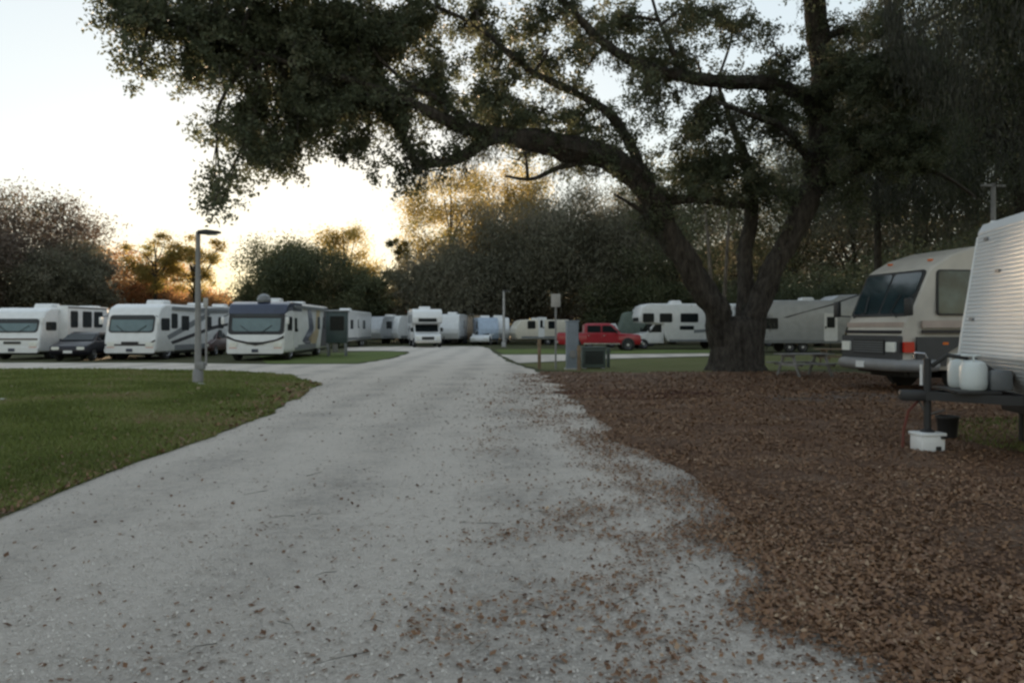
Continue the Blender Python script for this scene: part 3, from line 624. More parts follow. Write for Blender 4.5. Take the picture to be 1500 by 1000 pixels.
def groundmat(name, cols, scales=(.35, 6, 60), bump=.4, rough=.95, tracks=False):
    m, nt, b = newmat(name); b.inputs['Roughness'].default_value = rough; b.inputs['Specular IOR Level'].default_value = .2
    geo = nt.nodes.new('ShaderNodeNewGeometry'); L = nt.links
    ns = []
    for s in scales:
        n = nt.nodes.new('ShaderNodeTexNoise'); n.inputs['Scale'].default_value = s; n.inputs['Detail'].default_value = 8; n.inputs['Roughness'].default_value = .65
        L.new(geo.outputs['Position'], n.inputs['Vector']); ns.append(n)
    def math_(op, a, b_):
        x = nt.nodes.new('ShaderNodeMath'); x.operation = op
        for i, q in enumerate((a, b_)):
            if isinstance(q, (int, float)): x.inputs[i].default_value = q
            else: L.new(q, x.inputs[i])
        return x.outputs[0]
    v = math_('ADD', math_('MULTIPLY', ns[0].outputs['Fac'], .45), math_('ADD', math_('MULTIPLY', ns[1].outputs['Fac'], .3), math_('MULTIPLY', ns[2].outputs['Fac'], .25)))
    r = nt.nodes.new('ShaderNodeValToRGB'); cr = r.color_ramp
    while len(cr.elements) < len(cols): cr.elements.new(.5)
    for i, (p, c) in enumerate(cols): cr.elements[i].position = p; cr.elements[i].color = (*c, 1)
    if tracks:
        sep = nt.nodes.new('ShaderNodeSeparateXYZ'); L.new(geo.outputs['Position'], sep.inputs[0])
        w = nt.nodes.new('ShaderNodeTexWave'); w.inputs['Scale'].default_value = .18; w.inputs['Distortion'].default_value = 1.5; w.inputs['Detail'].default_value = 3
        mp = nt.nodes.new('ShaderNodeMapping'); mp.inputs['Scale'].default_value = (1, .06, 1); mp.inputs['Rotation'].default_value = (0, 0, .05)
        L.new(geo.outputs['Position'], mp.inputs[0]); L.new(mp.outputs[0], w.inputs['Vector'])
        v = math_('ADD', v, math_('MULTIPLY', math_('SUBTRACT', w.outputs['Fac'], .5), .11))
    L.new(v, r.inputs['Fac']); L.new(r.outputs['Color'], b.inputs['Base Color'])
    bp = nt.nodes.new('ShaderNodeBump'); bp.inputs['Strength'].default_value = min(1, bump*1.6); bp.inputs['Distance'].default_value = .06
    L.new(ns[2].outputs['Fac'], bp.inputs['Height']); L.new(bp.outputs['Normal'], b.inputs['Normal'])
    return m
M['g_ground'] = groundmat('rough_grass_ground', [(.35, (.045, .045, .025)), (.5, (.065, .07, .03)), (.62, (.10, .08, .05))])
M['g_road'] = groundmat('pale_gravel', [(.36, (.45, .405, .365)), (.46, (.63, .565, .50)), (.56, (.74, .665, .59)), (.66, (.56, .495, .435))], (.6, 9, 45), .7, tracks=True)
M['g_grass'] = groundmat('lawn', [(.36, (.10, .105, .04)), (.5, (.14, .15, .055)), (.62, (.18, .155, .08))], (.3, 4, 50), .5)
M['g_lawn2'] = groundmat('bright_lawn', [(.36, (.085, .115, .035)), (.5, (.12, .16, .045)), (.65, (.16, .17, .06))], (.3, 4, 50), .4)
M['g_litter'] = groundmat('leaf_litter_ground', [(.34, (.065, .034, .021)), (.44, (.13, .072, .045)), (.53, (.20, .125, .085)), (.64, (.32, .24, .18))], (.8, 14, 70), .6)
me = bpy.data.meshes.new('ground'); S = 700
me.from_pydata([(-S, -60, 0), (S, -60, 0), (S, S, 0), (-S, S, 0)], [], [(0, 1, 2, 3)]); tag(link('ground', me, M['g_ground']), kind='structure')
def GP(*l): return [G(a, b_) for a, b_ in l]
# gravel: main road with the left branch and the far crossing
road_pts = [V((-40, -8, 0)), V((14, -8, 0)), V((8, 1.5, 0)), V((5.8, 3.0, 0))] + [p+V((.95, 0, 0)) for p in GP((1330, 985), (1100, 840), (1010, 770), (985, 720), (900, 655), (840, 610), (800, 565))] + GP((800, 549), (742, 529), (722, 516), (716, 510), (700, 507), (600, 507), (505, 508.5), (505, 513.5), (560, 513.5), (598, 514.5), (600, 517.5), (570, 526), (525, 533), (400, 533.5), (250, 531.5), (-200, 531), (-200, 541.5), (150, 541), (330, 544), (420, 549), (466, 563), (400, 603), (300, 642), (200, 674), (100, 713), (0, 757), (-160, 830)) + [V((-8, 2.0, 0))]
sheet('gravel_road', road_pts, .004, M['g_road'], step=.4, amp=.07)
lawn_pts = GP((470, 563), (400, 605), (300, 645), (200, 677), (100, 716), (0, 760), (-160, 835)) + [V((-30, 6, 0))] + GP((-700, 542), (150, 540.5), (330, 543.5), (425, 549))
_, lawnP = sheet('lawn', lawn_pts, .008, M['g_grass'], step=.3, amp=.09)
sheet('lawn', GP((390, 532.5), (520, 532), (566, 525.5), (598, 516.5), (560, 514.5), (470, 518), (380, 521)), .009, M['g_lawn2'], amp=.05)
sheet('lawn', GP((724, 512), (738, 518.5), (1045, 517), (1045, 513), (800, 511)), .009, M['g_lawn2'], amp=.05)
sheet('lawn', GP((760, 533), (800, 542), (900, 547), (1040, 545), (1250, 540), (1250, 518), (1045, 523), (900, 526.5)), .007, M['g_grass'], amp=.08)
sheet('side_path', GP((732, 519.5), (760, 531.5), (900, 525), (1045, 521), (1045, 517.5), (900, 519)), .006, M['g_road'], amp=.03)
# leaf litter area
lit_px = [(1400, 1010), (1270, 962), (1180, 900), (1100, 845), (1015, 775), (990, 722), (950, 690), (860, 645), (830, 600), (800, 565), (775, 545), (900, 546), (1100, 544), (1240, 546), (1500, 560), (2200, 560)]
lit_pts = [p+V((.38, 0, 0)) for p in GP(*lit_px)]+[V((14, 3, 0)), V((8, 1, 0)), V((3.0, 1.5, 0))]
_, litP = sheet('leafy_ground', lit_pts, .012, M['g_litter'], step=.3, amp=.14, fr=1.1)
q = G(938, 577); rn = [V((q.x+1.9*math.cos(a)*(1+.2*math.sin(3*a)), q.y+1.3*math.sin(a), 0)) for a in np.linspace(0, 2*PI, 24)[:-1]]
M['g_mulch'] = groundmat('dark_red_mulch', [(.36, (.05, .018, .012)), (.5, (.085, .03, .018)), (.65, (.12, .05, .03))], (.8, 14, 70), .6)
sheet('mulch_patch', rn, .016, M['g_mulch'], amp=.3)
M['g_bare'] = groundmat('pale_bare_soil', [(.36, (.10, .075, .06)), (.5, (.17, .135, .115)), (.65, (.25, .21, .19))], (.8, 14, 70), .5)
q = G(1275, 582); rn = [V((q.x+2.2*math.cos(a)+.3*math.sin(3*a), q.y+1.1*math.sin(a), 0)) for a in np.linspace(0, 2*PI, 24)[:-1]]
sheet('bare_patch', rn, .015, M['g_bare'], amp=.4)
def in_poly(X, Y, P):
    P = np.array([(p.x, p.y) for p in P]); ins = np.zeros(len(X), bool); j = len(P)-1
    for i in range(len(P)):
        xi, yi, xj, yj = *P[i], *P[j]
        c = ((yi > Y) != (yj > Y)) & (X < (xj-xi)*(Y-yi)/((yj-yi) or 1e-9)+xi)
        ins ^= c; j = i
    return ins
def dist_edge(X, Y, E):
    d = np.full(len(X), 1e9)
    for i in range(len(E)-1):
        a = np.array([E[i].x, E[i].y]); b_ = np.array([E[i+1].x, E[i+1].y]); ab = b_-a
        tt = np.clip(((X-a[0])*ab[0]+(Y-a[1])*ab[1])/ab.dot(ab), 0, 1)
        d = np.minimum(d, np.hypot(X-a[0]-tt*ab[0], Y-a[1]-tt*ab[1]))
    return d
def ground_leaves(name, X, Y, size, zb, m, tint, tilt=.24):
    N = len(X); a = rng.uniform(0, 2*PI, N); tl = rng.normal(0, tilt, N); cu = rng.uniform(.05, .35, N)
    u = np.stack([np.cos(a), np.sin(a), np.sin(tl)], 1); v = np.stack([-np.sin(a), np.cos(a), np.sin(rng.normal(0, tilt, N))], 1)
    c = np.stack([X, Y, np.full(N, 0.)], 1); l = size[:, None]; w = l*rng.uniform(.45, .85, (N, 1))
    z = np.zeros((N, 3)); z[:, 2] = size*cu
    P = np.stack([c-u*l*.5, c-u*l*.1+v*w*.5+z*.5, c+u*l*.5+z, c-u*l*.05-v*w*.5+z*.4], 1)
    P[:, :, 2] -= P[:, :, 2].min(1)[:, None]; P[:, :, 2] += zb+rng.uniform(0, .012, N)[:, None]
    o = np_mesh(name, P, m, None, tint); return o
# litter leaves: density follows distance into the leafy ground, plus strays on the gravel
edge = [p+V((.38, 0, 0)) for p in GP((1400, 1010), (1270, 962), (1180, 900), (1100, 845), (1015, 775), (990, 722), (950, 690), (860, 645), (830, 600), (800, 565), (775, 548))]
def near_sample(n, px0=-80, px1=1580, y0=3.0, y1=28, p=1.0):   # more samples per square metre near the eye
    u = rng.uniform(0, 1, n); Yv = y0*(y1/y0)**(u**p); pxs = rng.uniform(px0, px1, n); return (pxs-CX)/F*Yv, Yv
X, Y = near_sample(1150000, 250, 1620)
inside = in_poly(X, Y, litP); d = dist_edge(X, Y, edge)
nz = np.array([noise.noise(V((x*1.3, y*1.3, 5))) for x, y in zip(X, Y)])
out_d = np.where((X > -4), d, 9)
keep = (inside & (rng.uniform(0, 1, len(X)) < .5*np.clip(.62+1.2*nz, .2, 1))) | (~inside & (Y < 26) & (rng.uniform(0, 1, len(X)) < .6*np.exp(-(d/(.68*(1+.7*nz)))**1.3)*np.clip(.6+1.1*nz, .1, 1.5)))
X, Y = X[keep], Y[keep]
sz = rng.choice([.5, .85, 1, 1.3], len(X))*rng.uniform(.017, .040, len(X))*np.clip(Y/9, 1, 2.6)**.8
tn = np.clip(rng.beta(2, 2.2, len(X))+.22*nz[keep], 0, 1)
o = ground_leaves('fallen_leaves', X, Y, sz, .014, M['litter'], tn); tag(o, kind='stuff')
X, Y = near_sample(52000, -100, 1500, 2.6, 24, .8)
nz = np.array([noise.noise(V((x*.7, y*.7, 15))) for x, y in zip(X, Y)])
k_ = (rng.uniform(0, 1, len(X)) < np.clip(.36+.35*nz+.10*X, .14, 1)) & ~in_poly(X, Y, lawnP)
X, Y = X[k_], Y[k_]
o = ground_leaves('scattered_leaves', X, Y, rng.choice([.7, 1, 1.5], len(X))*rng.uniform(.010, .034, len(X))*np.clip(Y/9, 1, 2), .006, M['litter'], rng.beta(1.3, 3.6, len(X)), .22); tag(o, kind='stuff')
# brown leaves caught along the lawn edge
le = GP((470, 563), (400, 605), (300, 645), (200, 677), (100, 716), (0, 760))
X, Y = near_sample(90000, -60, 500, 6, 34)
d = dist_edge(X, Y, le); k_ = in_poly(X, Y, lawnP) & (rng.uniform(0, 1, len(X)) < .6*np.exp(-d/.55)+.01)
X, Y = X[k_], Y[k_]
o = ground_leaves('edge_leaves', X, Y, rng.uniform(.03, .07, len(X))*np.clip(Y/9, 1, 2), .02, M['litter'], rng.beta(2, 2.5, len(X))); tag(o, kind='stuff')
# loose stones of the gravel and fallen twigs
M['stones'] = leafmat('gravel_stones', [(.24, .22, .20), (.42, .38, .34), (.54, .49, .44), (.64, .58, .52)], 0, .9)
X, Y = near_sample(90000, -100, 1500, 2.6, 22, .9); k_ = ~in_poly(X, Y, lawnP) & ~in_poly(X, Y, litP); X, Y = X[k_], Y[k_]
o = ground_leaves('gravel_stones', X, Y, rng.uniform(.006, .018, len(X))*np.clip(Y/8, 1, 2), .005, M['stones'], rng.uniform(0, 1, len(X)), .2); tag(o, kind='stuff')
bm = bmesh.new()
for i in range(220):
    Yv = 2.8*(9.5**random.random()); x = (random.uniform(300, 1560)-CX)/F*Yv
    p0 = V((x, Yv, .022)); ins = in_poly(np.array([x]), np.array([Yv]), litP)[0]
    if (not ins and random.random() < .8) or in_poly(np.array([x]), np.array([Yv]), lawnP)[0]: continue
    a = random.uniform(0, 6.3); l = random.uniform(.06, .3); dd = V((math.cos(a), math.sin(a), 0))*l; q = dd.cross(V((0, 0, 1)))*random.uniform(-.2, .2)
    add_tube(bm, [p0, p0+dd*.5+q+V((0, 0, .01)), p0+dd], [.003, .0025, .001], 4)
tag(bobj('fallen_twigs', bm, M['bark2'], None), kind='stuff')
# grass blades
def grass(name, P, n, y0, y1, px0, px1, hgt):
    X, Y = near_sample(n, px0, px1, y0, y1); k_ = in_poly(X, Y, P); X, Y = X[k_], Y[k_]; N = len(X)
    a = rng.uniform(0, 2*PI, N); w = .008*np.clip(Y/6, 1, 4); h = hgt*rng.uniform(.4, 1.1, N)
    b0 = np.stack([X, Y, np.full(N, .008)], 1); s = np.stack([np.cos(a)*w, np.sin(a)*w, np.zeros(N)], 1)
    tip = b0+np.stack([rng.normal(0, .025, N), rng.normal(0, .025, N), h], 1)
    nzz = np.array([noise.noise(V((x*.5, y*.5, 25))) for x, y in zip(X, Y)])
    o = np_mesh(name, np.stack([b0-s, b0+s, tip], 1), M['grass'], None, np.clip(.42+.9*nzz+rng.normal(0, .2, N), 0, 1)); tag(o, kind='stuff')
grass('lawn_grass', lawnP, 150000, 6.5, 40, -60, 480, .07)
grass('sparse_grass', GP((1380, 615), (1640, 610), (1640, 660), (1500, 665), (1400, 645)), 6000, 9, 16, 1350, 1640, .06)
# ------------------------------------------------------------------ trees
def smooth(pts, rad, sub=5):
    P, R = [], []; n = len(pts)
    for i in range(n-1):
        p0, p1, p2, p3 = pts[max(i-1, 0)], pts[i], pts[i+1], pts[min(i+2, n-1)]
        for j in range(sub):
            t = j/sub
            P.append(.5*((2*p1)+(p2-p0)*t+(2*p0-5*p1+4*p2-p3)*t*t+(3*p1-p0-3*p2+p3)*t**3)); R.append(rad[i]+(rad[i+1]-rad[i])*t)
    P.append(pts[-1]); R.append(rad[-1]); return P, R
def leaf_quads(C, size, droop=0, asp=.45):
    N = len(C); u = rng.normal(0, 1, (N, 3)); u[:, 2] -= droop
    u /= np.linalg.norm(u, axis=1)[:, None]; r = rng.normal(0, 1, (N, 3)); v = np.cross(u, r); v /= np.linalg.norm(v, axis=1)[:, None]+1e-9
    l = (size*rng.uniform(.7, 1.3, N))[:, None]; w = l*asp
    return np.stack([C-u*l*.5, C+v*w*.5, C+u*l*.5, C-v*w*.5], 1)
def tree(name, loc, label, group, half, top, bot, leafm, n=16000, ls=.28, clumps=60, droop=0, asp=.5, flat=.8, trunk=.35, gap=1.0, cr=None, barkm='bark', cat='tree', seed=0, lean=0, nstem=1, sink=0):
    rs = np.random.default_rng(seed+11); rd = random.Random(seed)
    t = empty(name, loc, rs.uniform(0, 6), label, cat, group)
    cz, hz = (top+bot)/2, (top-bot)/2
    C = []
    while len(C) < clumps:
        p = rs.uniform(-1, 1, 3); r = np.linalg.norm(p)
        if r > 1 or r < .25: continue
        k = .85+.35*noise.noise(V(p*2.1)+V((seed, 0, 0)))
        if r > k: continue
        C.append((p[0]*half+lean*p[2], p[1]*half*.9, cz+p[2]*hz))
    C = np.array(C); rad = (cr or half*.26)*rs.uniform(.6, 1.25, clumps)
    idx = rs.choice(clumps, n, p=rad**2/np.sum(rad**2))
    o = rs.normal(0, .5, (n, 3)); o[:, 2] *= flat
    P = C[idx]+o*rad[idx][:, None]*gap
    if droop: P[:, 2] -= rs.exponential(.35, n)*droop*rad[idx]
    ok = P[:, 2] > (bot-.25 if droop > 1 else .2); P = P[ok]; idx = idx[ok]
    tn = np.clip(rs.normal(.45, .10, len(P))+rs.normal(0, .22, clumps)[idx], 0, 1)
    np_mesh('crown', leaf_quads(P, ls, droop, asp), leafm, t, tn)
    bm = bmesh.new()
    for s in range(nstem):
        ox = 0 if nstem == 1 else (s-(nstem-1)/2)*.5
        pts = [V((ox*.6, 0, -.05)), V((ox*.7+rd.uniform(-.1, .1), 0, bot*.5)), V((ox*1.2+rd.uniform(-.3, .3), rd.uniform(-.3, .3), bot+.15*hz)), V((ox*2, 0, cz)), V((ox*2.4, rd.uniform(-.4, .4), cz+.75*hz))]
        p, r = smooth(pts, [trunk*1.35, trunk, trunk*.8, trunk*.45, .04]); add_tube(bm, p, r, 8, rough=.2)
    for i in rs.choice(clumps, min(clumps, 22), replace=False):
        e = V(C[i]); z0 = bot+(e.z-bot)*rd.uniform(.2, .6); a = V((0, 0, max(bot*.8, z0)))
        m_ = a.lerp(e, .5)+V((rd.uniform(-.3, .3), rd.uniform(-.3, .3), rd.uniform(0, .5)))
        p, r = smooth([a, m_, e], [trunk*.4, trunk*.2, .03], 4); add_tube(bm, p, r, 5)
    bobj('trunk', bm, M[barkm], t, True)
    return t
def copy_tree(src, loc, rz, sc_, label):
    o = src.copy(); col.objects.link(o); o.location = loc; o.rotation_euler = (0, 0, rz); o.scale = sc_; o['label'] = label
    for c in src.children:
        d = c.copy(); col.objects.link(d); d.parent = o
    return o
GB = 'background trees beyond the campsites'
def T(px, Y): return ((px-CX)/F*Y, Y, 0)
def zt(py, Y): return H+(HZ-py)/F*Y
# left dark brown-grey trees
tree('broadleaf_tree', T(20, 78), 'tall grey brown tree at the far left edge, highest of the left trees', GB, 9.5, zt(268, 78), 2.2, M['leaf_brown'], 52000, .28, 150, seed=1, barkm='bark2', gap=.9)
tree('broadleaf_tree', T(95, 74), 'dark olive tree behind the leftmost motorhome, right of the tallest left tree', GB, 5.6, zt(352, 74), 1.8, M['leaf_grey'], 32000, .26, 100, seed=2)
tree('broadleaf_tree', T(-60, 70), 'dark tree cut by the left edge of the view', GB, 6.5, zt(300, 70), 1.8, M['leaf_brown'], 30000, .26, 100, seed=3)
# orange and yellow trees
tree('autumn_tree', T(150, 92), 'rusty orange tree left of the lamp post, beside the olive tree', GB, 5.5, zt(350, 92), 2, M['leaf_orange'], 11000, .27, 60, seed=4, gap=.8)
tree('autumn_tree', T(215, 96), 'bright orange low crowned tree above the second motorhome', GB, 6.5, zt(372, 96), 2, M['leaf_orange'], 12500, .27, 70, seed=5, gap=.85)
tree('pine_tree', T(228, 88), 'yellow green pine with open tufts, left of the lamp post', GB, 4.6, zt(338, 88), 5.6, M['leaf_yellow'], 9000, .26, 50, seed=6, gap=.8, trunk=.22, flat=.6, cr=1.1)
tree('pine_tree', T(285, 90), 'yellow green pine right behind the lamp post', GB, 4.0, zt(335, 90), 4.5, M['leaf_yellow'], 7500, .26, 42, seed=7, gap=.8, trunk=.25, flat=.6, cr=1.1)
tree('autumn_tree', T(315, 98), 'low rusty shrub like tree right of the lamp post', GB, 4.6, zt(425, 98), 1.2, M['leaf_orange'], 8000, .26, 40, seed=8)
# centre-left
tree('broadleaf_tree', T(392, 84), 'dark green tree with sloping crown behind the blue-browed motorhome', GB, 4.8, zt(352, 84), 1.6, M['leaf_far'], 30000, .26, 90, seed=9, cr=1.5)
tree('broadleaf_tree', T(452, 80), 'broad dark green tree left of the tan topped tree', GB, 5.4, zt(345, 80), 1.5, M['leaf_far'], 38000, .26, 110, seed=10, cr=1.6)
tree('broadleaf_tree', T(505, 90), 'tan topped open tree, tallest between the blue-browed motorhome and the gap of sky', GB, 4.8, zt(322, 90), 2.5, M['leaf_yellow'], 20000, .24, 80, seed=12, gap=1.0, barkm='bark2')
tree('broadleaf_tree', T(528, 78), 'small dark tree at the right foot of the tan topped tree', GB, 4.2, zt(395, 78), 1.2, M['leaf_far'], 26000, .25, 80, seed=13)
tree('pine_tree', T(585, 88), 'thin ragged pine standing in the bright gap of sky', GB, 2.4, zt(340, 88), 3.0, M['leaf_far'], 8500, .26, 34, seed=14, gap=.75, trunk=.16)
tree('pine_tree', T(660, 86), 'tall open tan tree rising above the mossy oak', GB, 6.5, zt(235, 86), 6, M['leaf_yellow'], 26000, .24, 110, seed=15, gap=.9, trunk=.25)
tree('pine_tree', T(740, 90), 'tall open tree behind the top of the mossy oak', GB, 6.5, zt(225, 90), 6, M['leaf_yellow'], 28000, .25, 110, seed=16, gap=.9, trunk=.25)
# mossy oaks in front of them
tree('mossy_oak', T(818, 84), 'large rounded grey green oak draped in moss behind the red pickup', GB, 12.6, zt(280, 84), zt(458, 84), M['leaf_grey'], 95000, .38, 260, droop=1.6, asp=.3, seed=17, cr=2.3, trunk=.4, nstem=2, barkm='bark2')
tree('mossy_oak', T(668, 80), 'lower mossy oak with pale twin trunks right of the distant cab-over motorhome', GB, 8.0, zt(350, 80), zt(464, 80), M['leaf_grey'], 55000, .38, 150, droop=1.6, asp=.3, seed=18, cr=2.0, trunk=.24, nstem=2, barkm='bark2')
tree('mossy_oak', T(742, 86), 'mossy oak filling the space between two larger mossy oaks', GB, 6.8, zt(328, 86), zt(460, 86), M['leaf_grey'], 44000, .38, 120, droop=1.6, asp=.3, seed=19, cr=1.9, trunk=.25, barkm='bark2')
# right background
spec = [(905, 80, 8, 250, 'tall dark tree behind the cab-over motorhome in profile'), (985, 76, 8, 215, 'tall dark tree seen just left of the big oak stems'),
        (1075, 82, 8.5, 190, 'tall dark tree seen between the big oak stems'), (1165, 78, 8, 150, 'tall dark tree seen just right of the big oak stems'),
        (1250, 74, 8.5, 90, 'tall dark tree behind the grey fifth wheel trailer'), (1340, 70, 8.5, 60, 'tall dark tree behind the beige motorhome'),
        (1430, 66, 8.5, 40, 'tall dark tree behind the white trailer with gas tanks'), (1530, 60, 8.5, 20, 'tall dark tree cut by the right edge of the view')]
for i, (px, Y, hf, py, lab) in enumerate(spec):
    tree('broadleaf_tree', T(px, Y), lab, GB, hf, zt(py, Y), 2.5, M['leaf_far' if i % 2 else 'leaf_grey'], (44000 if i in (0, 6, 7) else 30000), .28, 120, seed=30+i, droop=.6, asp=.35, gap=.95, trunk=.3)
under = [(900, 76, 4, 405), (960, 73, 4, 400), (1040, 72, 4.5, 395), (1120, 70, 4.5, 390), (1200, 66, 4.5, 385), (1270, 60, 4.5, 370), (1350, 52, 4.5, 350), (1440, 46, 4.5, 330)]
ub = None
for i, (px, Y, hf, py) in enumerate(under):
    lab = ['low dark bushy tree behind the hood of the red pickup', 'low dark bushy tree behind the profile cab-over motorhome', 'low dark bushy tree left behind the big oak trunk', 'low dark bushy tree right behind the big oak trunk',
           'low dark bushy tree behind the grey fifth wheel trailer', 'low dark bushy tree behind the nose of the beige motorhome', 'low dark bushy tree above the beige motorhome roof', 'low dark bushy tree behind the white trailer roof'][i]
    if ub is None or i == 4:
        ub = tree('bushy_tree', T(px, Y), lab, GB, hf, zt(py, Y), .6, M['leaf_far'], 17000, .22, 60, seed=50+i, droop=.5)
        ub['h'] = zt(py, Y)
    else:
        s = zt(py, Y)/ub['h']; copy_tree(ub, T(px, Y), i*1.3, (1, 1, s), lab)
# distant woods as one mass
rs = np.random.default_rng(5); n = 150000
X = rs.uniform(-95, 90, n); Yv = rs.uniform(100, 112, n)
topz = 6.2+2.4*np.array([noise.noise(V((x*.09, 1, 2)))+.5*noise.noise(V((x*.3, 4, 2))) for x in X])+np.clip((X-8)*.30, 0, 12)
Z = topz*rs.uniform(0, 1, n)**.8
o = np_mesh('treeline', leaf_quads(np.stack([X, Yv, Z], 1), .55, 0, .6), M['leaf_brown'], None, rs.uniform(0, 1, n)); tag(o, kind='stuff')
# ---- the big live oak
def oak():
    base = G(1080, 543); t = empty('live_oak', base, 0, 'huge live oak with forked trunk and long limbs reaching over the gravel road', 'tree')
    OFF = base
    def Lp(px, py, Y): return W(px, py, Y)-OFF
    Yb = base.y
    def limb(name, spec, n=14, rough=.38):
        spec = [(a, b_, c, d*(.86 if name == 'limb' else 1)) for a, b_, c, d in spec]
        pts = [Lp(a, b_, c) for a, b_, c, _ in spec]; p, r = smooth(pts, [s[3] for s in spec], 6)
        bm = bmesh.new(); add_tube(bm, p, r, n, rough=rough); bobj(name, bm, M['bark'], t, True, 60); return p, r
    nodes = []
    # trunk with buttress roots: lofted rings
    bm = bmesh.new(); rings = []
    prof = [(552, 1.30, 1.25, 1079), (543, 1.10, 1.05, 1079), (534, .98, .92, 1079), (520, .96, .85, 1080), (500, .92, .8, 1081), (485, .88, .72, 1082), (472, .8, .6, 1084), (463, .55, .4, 1085)]
    for i, (py, rx, ry, cx) in enumerate(prof):
        c = Lp(cx, py, Yb); ring = []
        for k in range(36):
            a = 2*PI*k/36; fl = 1+.16*max(0, 1-i/4)*math.sin(5*a+1)+.05*math.sin(9*a+i*.4)
            q = V((rx*fl*math.cos(a), ry*fl*math.sin(a), 0)); q *= 1+.07*noise.noise((c+q)*1.5)
            ring.append(bm.verts.new(c+q))
        rings.append(ring)
    for i in range(len(rings)-1):
        for k in range(36): bm.faces.new((rings[i][k], rings[i][(k+1) % 36], rings[i+1][(k+1) % 36], rings[i+1][k]))
    bm.faces.new(rings[-1]); bobj('trunk', bm, M['bark'], t, True, 60)
    for nm, sp in (
        ('limb', [(1060, 505, Yb, .55), (1049, 455, Yb-.2, .55), (1022, 410, Yb-.5, .54), (990, 360, Yb-.8, .50), (962, 305, Yb-1.1, .50), (935, 262, Yb-1.6, .50), (890, 232, Yb-2.4, .52), (830, 216, Yb-3.2, .47), (770, 205, Yb-4, .38), (720, 196, Yb-4.6, .30), (665, 182, Yb-5.2, .22), (600, 150, Yb-6, .16), (520, 120, Yb-6.8, .12), (430, 95, Yb-7.4, .09), (330, 60, Yb-8, .06), (230, 40, Yb-8.4, .03)]),
        ('limb', [(1100, 505, Yb, .52), (1108, 455, Yb, .50), (1130, 400, Yb, .48), (1160, 345, Yb+.1, .47), (1184, 290, Yb+.2, .46), (1197, 230, Yb+.3, .46), (1203, 160, Yb+.4, .46), (1203, 90, Yb+.5, .48), (1195, 20, Yb+.4, .45), (1185, -60, Yb, .36), (1160, -160, Yb-1, .25), (1140, -260, Yb-1, .12)]),
        ('limb', [(1090, 490, Yb+.3, .40), (1092, 430, Yb+.5, .38), (1092, 370, Yb+.8, .33), (1100, 310, Yb+1, .28), (1098, 250, Yb+1.1, .22), (1075, 190, Yb+1, .14), (1050, 120, Yb+.8, .06)]),
        ('limb', [(1200, 170, Yb+.4, .30), (1172, 140, Yb, .30), (1125, 122, Yb-.6, .29), (1060, 120, Yb-1.4, .27), (1000, 112, Yb-2, .24), (945, 98, Yb-2.6, .21), (905, 78, Yb-3, .18), (868, 48, Yb-3.6, .15), (835, 12, Yb-4, .12), (790, -40, Yb-4.5, .07)]),
        ('limb', [(728, 200, Yb-4.6, .22), (700, 214, Yb-4.8, .20), (672, 232, Yb-5, .18), (640, 240, Yb-5.2, .16), (612, 240, Yb-5.4, .15), (598, 215, Yb-5.5, .13), (582, 190, Yb-5.6, .10), (560, 165, Yb-5.8, .06)]),
        ('limb', [(945, 272, Yb-1.5, .24), (925, 215, Yb-2, .20), (890, 165, Yb-2.6, .17), (840, 135, Yb-3.2, .14), (790, 112, Yb-3.7, .12), (745, 78, Yb-4.2, .10), (700, 40, Yb-4.8, .07), (640, 10, Yb-5.4, .04)]),
        ('limb', [(950, 300, Yb-1, .20), (1000, 292, Yb-.8, .18), (1060, 296, Yb-.2, .16), (1105, 305, Yb+.8, .12)]),
        ('limb', [(1195, 275, Yb+.2, .18), (1230, 262, Yb-.2, .15), (1275, 245, Yb-.8, .12), (1340, 243, Yb-1.4, .10), (1390, 262, Yb-1.8, .08), (1430, 290, Yb-2, .05)]),
        ('limb', [(1203, 60, Yb+.4, .17), (1235, 45, Yb, .13), (1275, 52, Yb-.5, .11), (1330, 42, Yb-1, .09), (1400, 10, Yb-1.6, .05)]),
        ('limb', [(1000, 114, Yb-2, .12), (985, 75, Yb-2.2, .10), (965, 30, Yb-2.4, .07), (950, -20, Yb-2.6, .04)]),
        ('limb', [(690, 190, Yb-5, .12), (650, 150, Yb-5.4, .10), (600, 125, Yb-5.8, .08), (560, 90, Yb-6.2, .05)]),
        ('limb', [(870, 235, Yb-2.8, .14), (820, 245, Yb-3, .10), (780, 262, Yb-3.4, .07), (740, 258, Yb-3.8, .04)]),
        ('limb', [(975, 350, Yb-.9, .14), (955, 335, Yb-1.1, .11), (940, 310, Yb-1.4, .08), (900, 285, Yb-2, .05)]),
        ('limb', [(1195, 250, Yb+.2, .20), (1150, 190, Yb-1, .15), (1090, 165, Yb-2.5, .10), (1050, 150, Yb-4, .05)]),
        ('limb', [(1190, -40, Yb, .30), (1060, -130, Yb-3, .24), (880, -180, Yb-6, .18), (650, -180, Yb-9, .12), (420, -150, Yb-11, .06)]),
        ('limb', [(1195, -20, Yb, .30), (1300, -120, Yb-3, .22), (1450, -220, Yb-6, .14), (1600, -300, Yb-9, .07)])):
        p, r = limb(nm, sp); nodes += [(a, b_) for a, b_ in zip(p, r)]
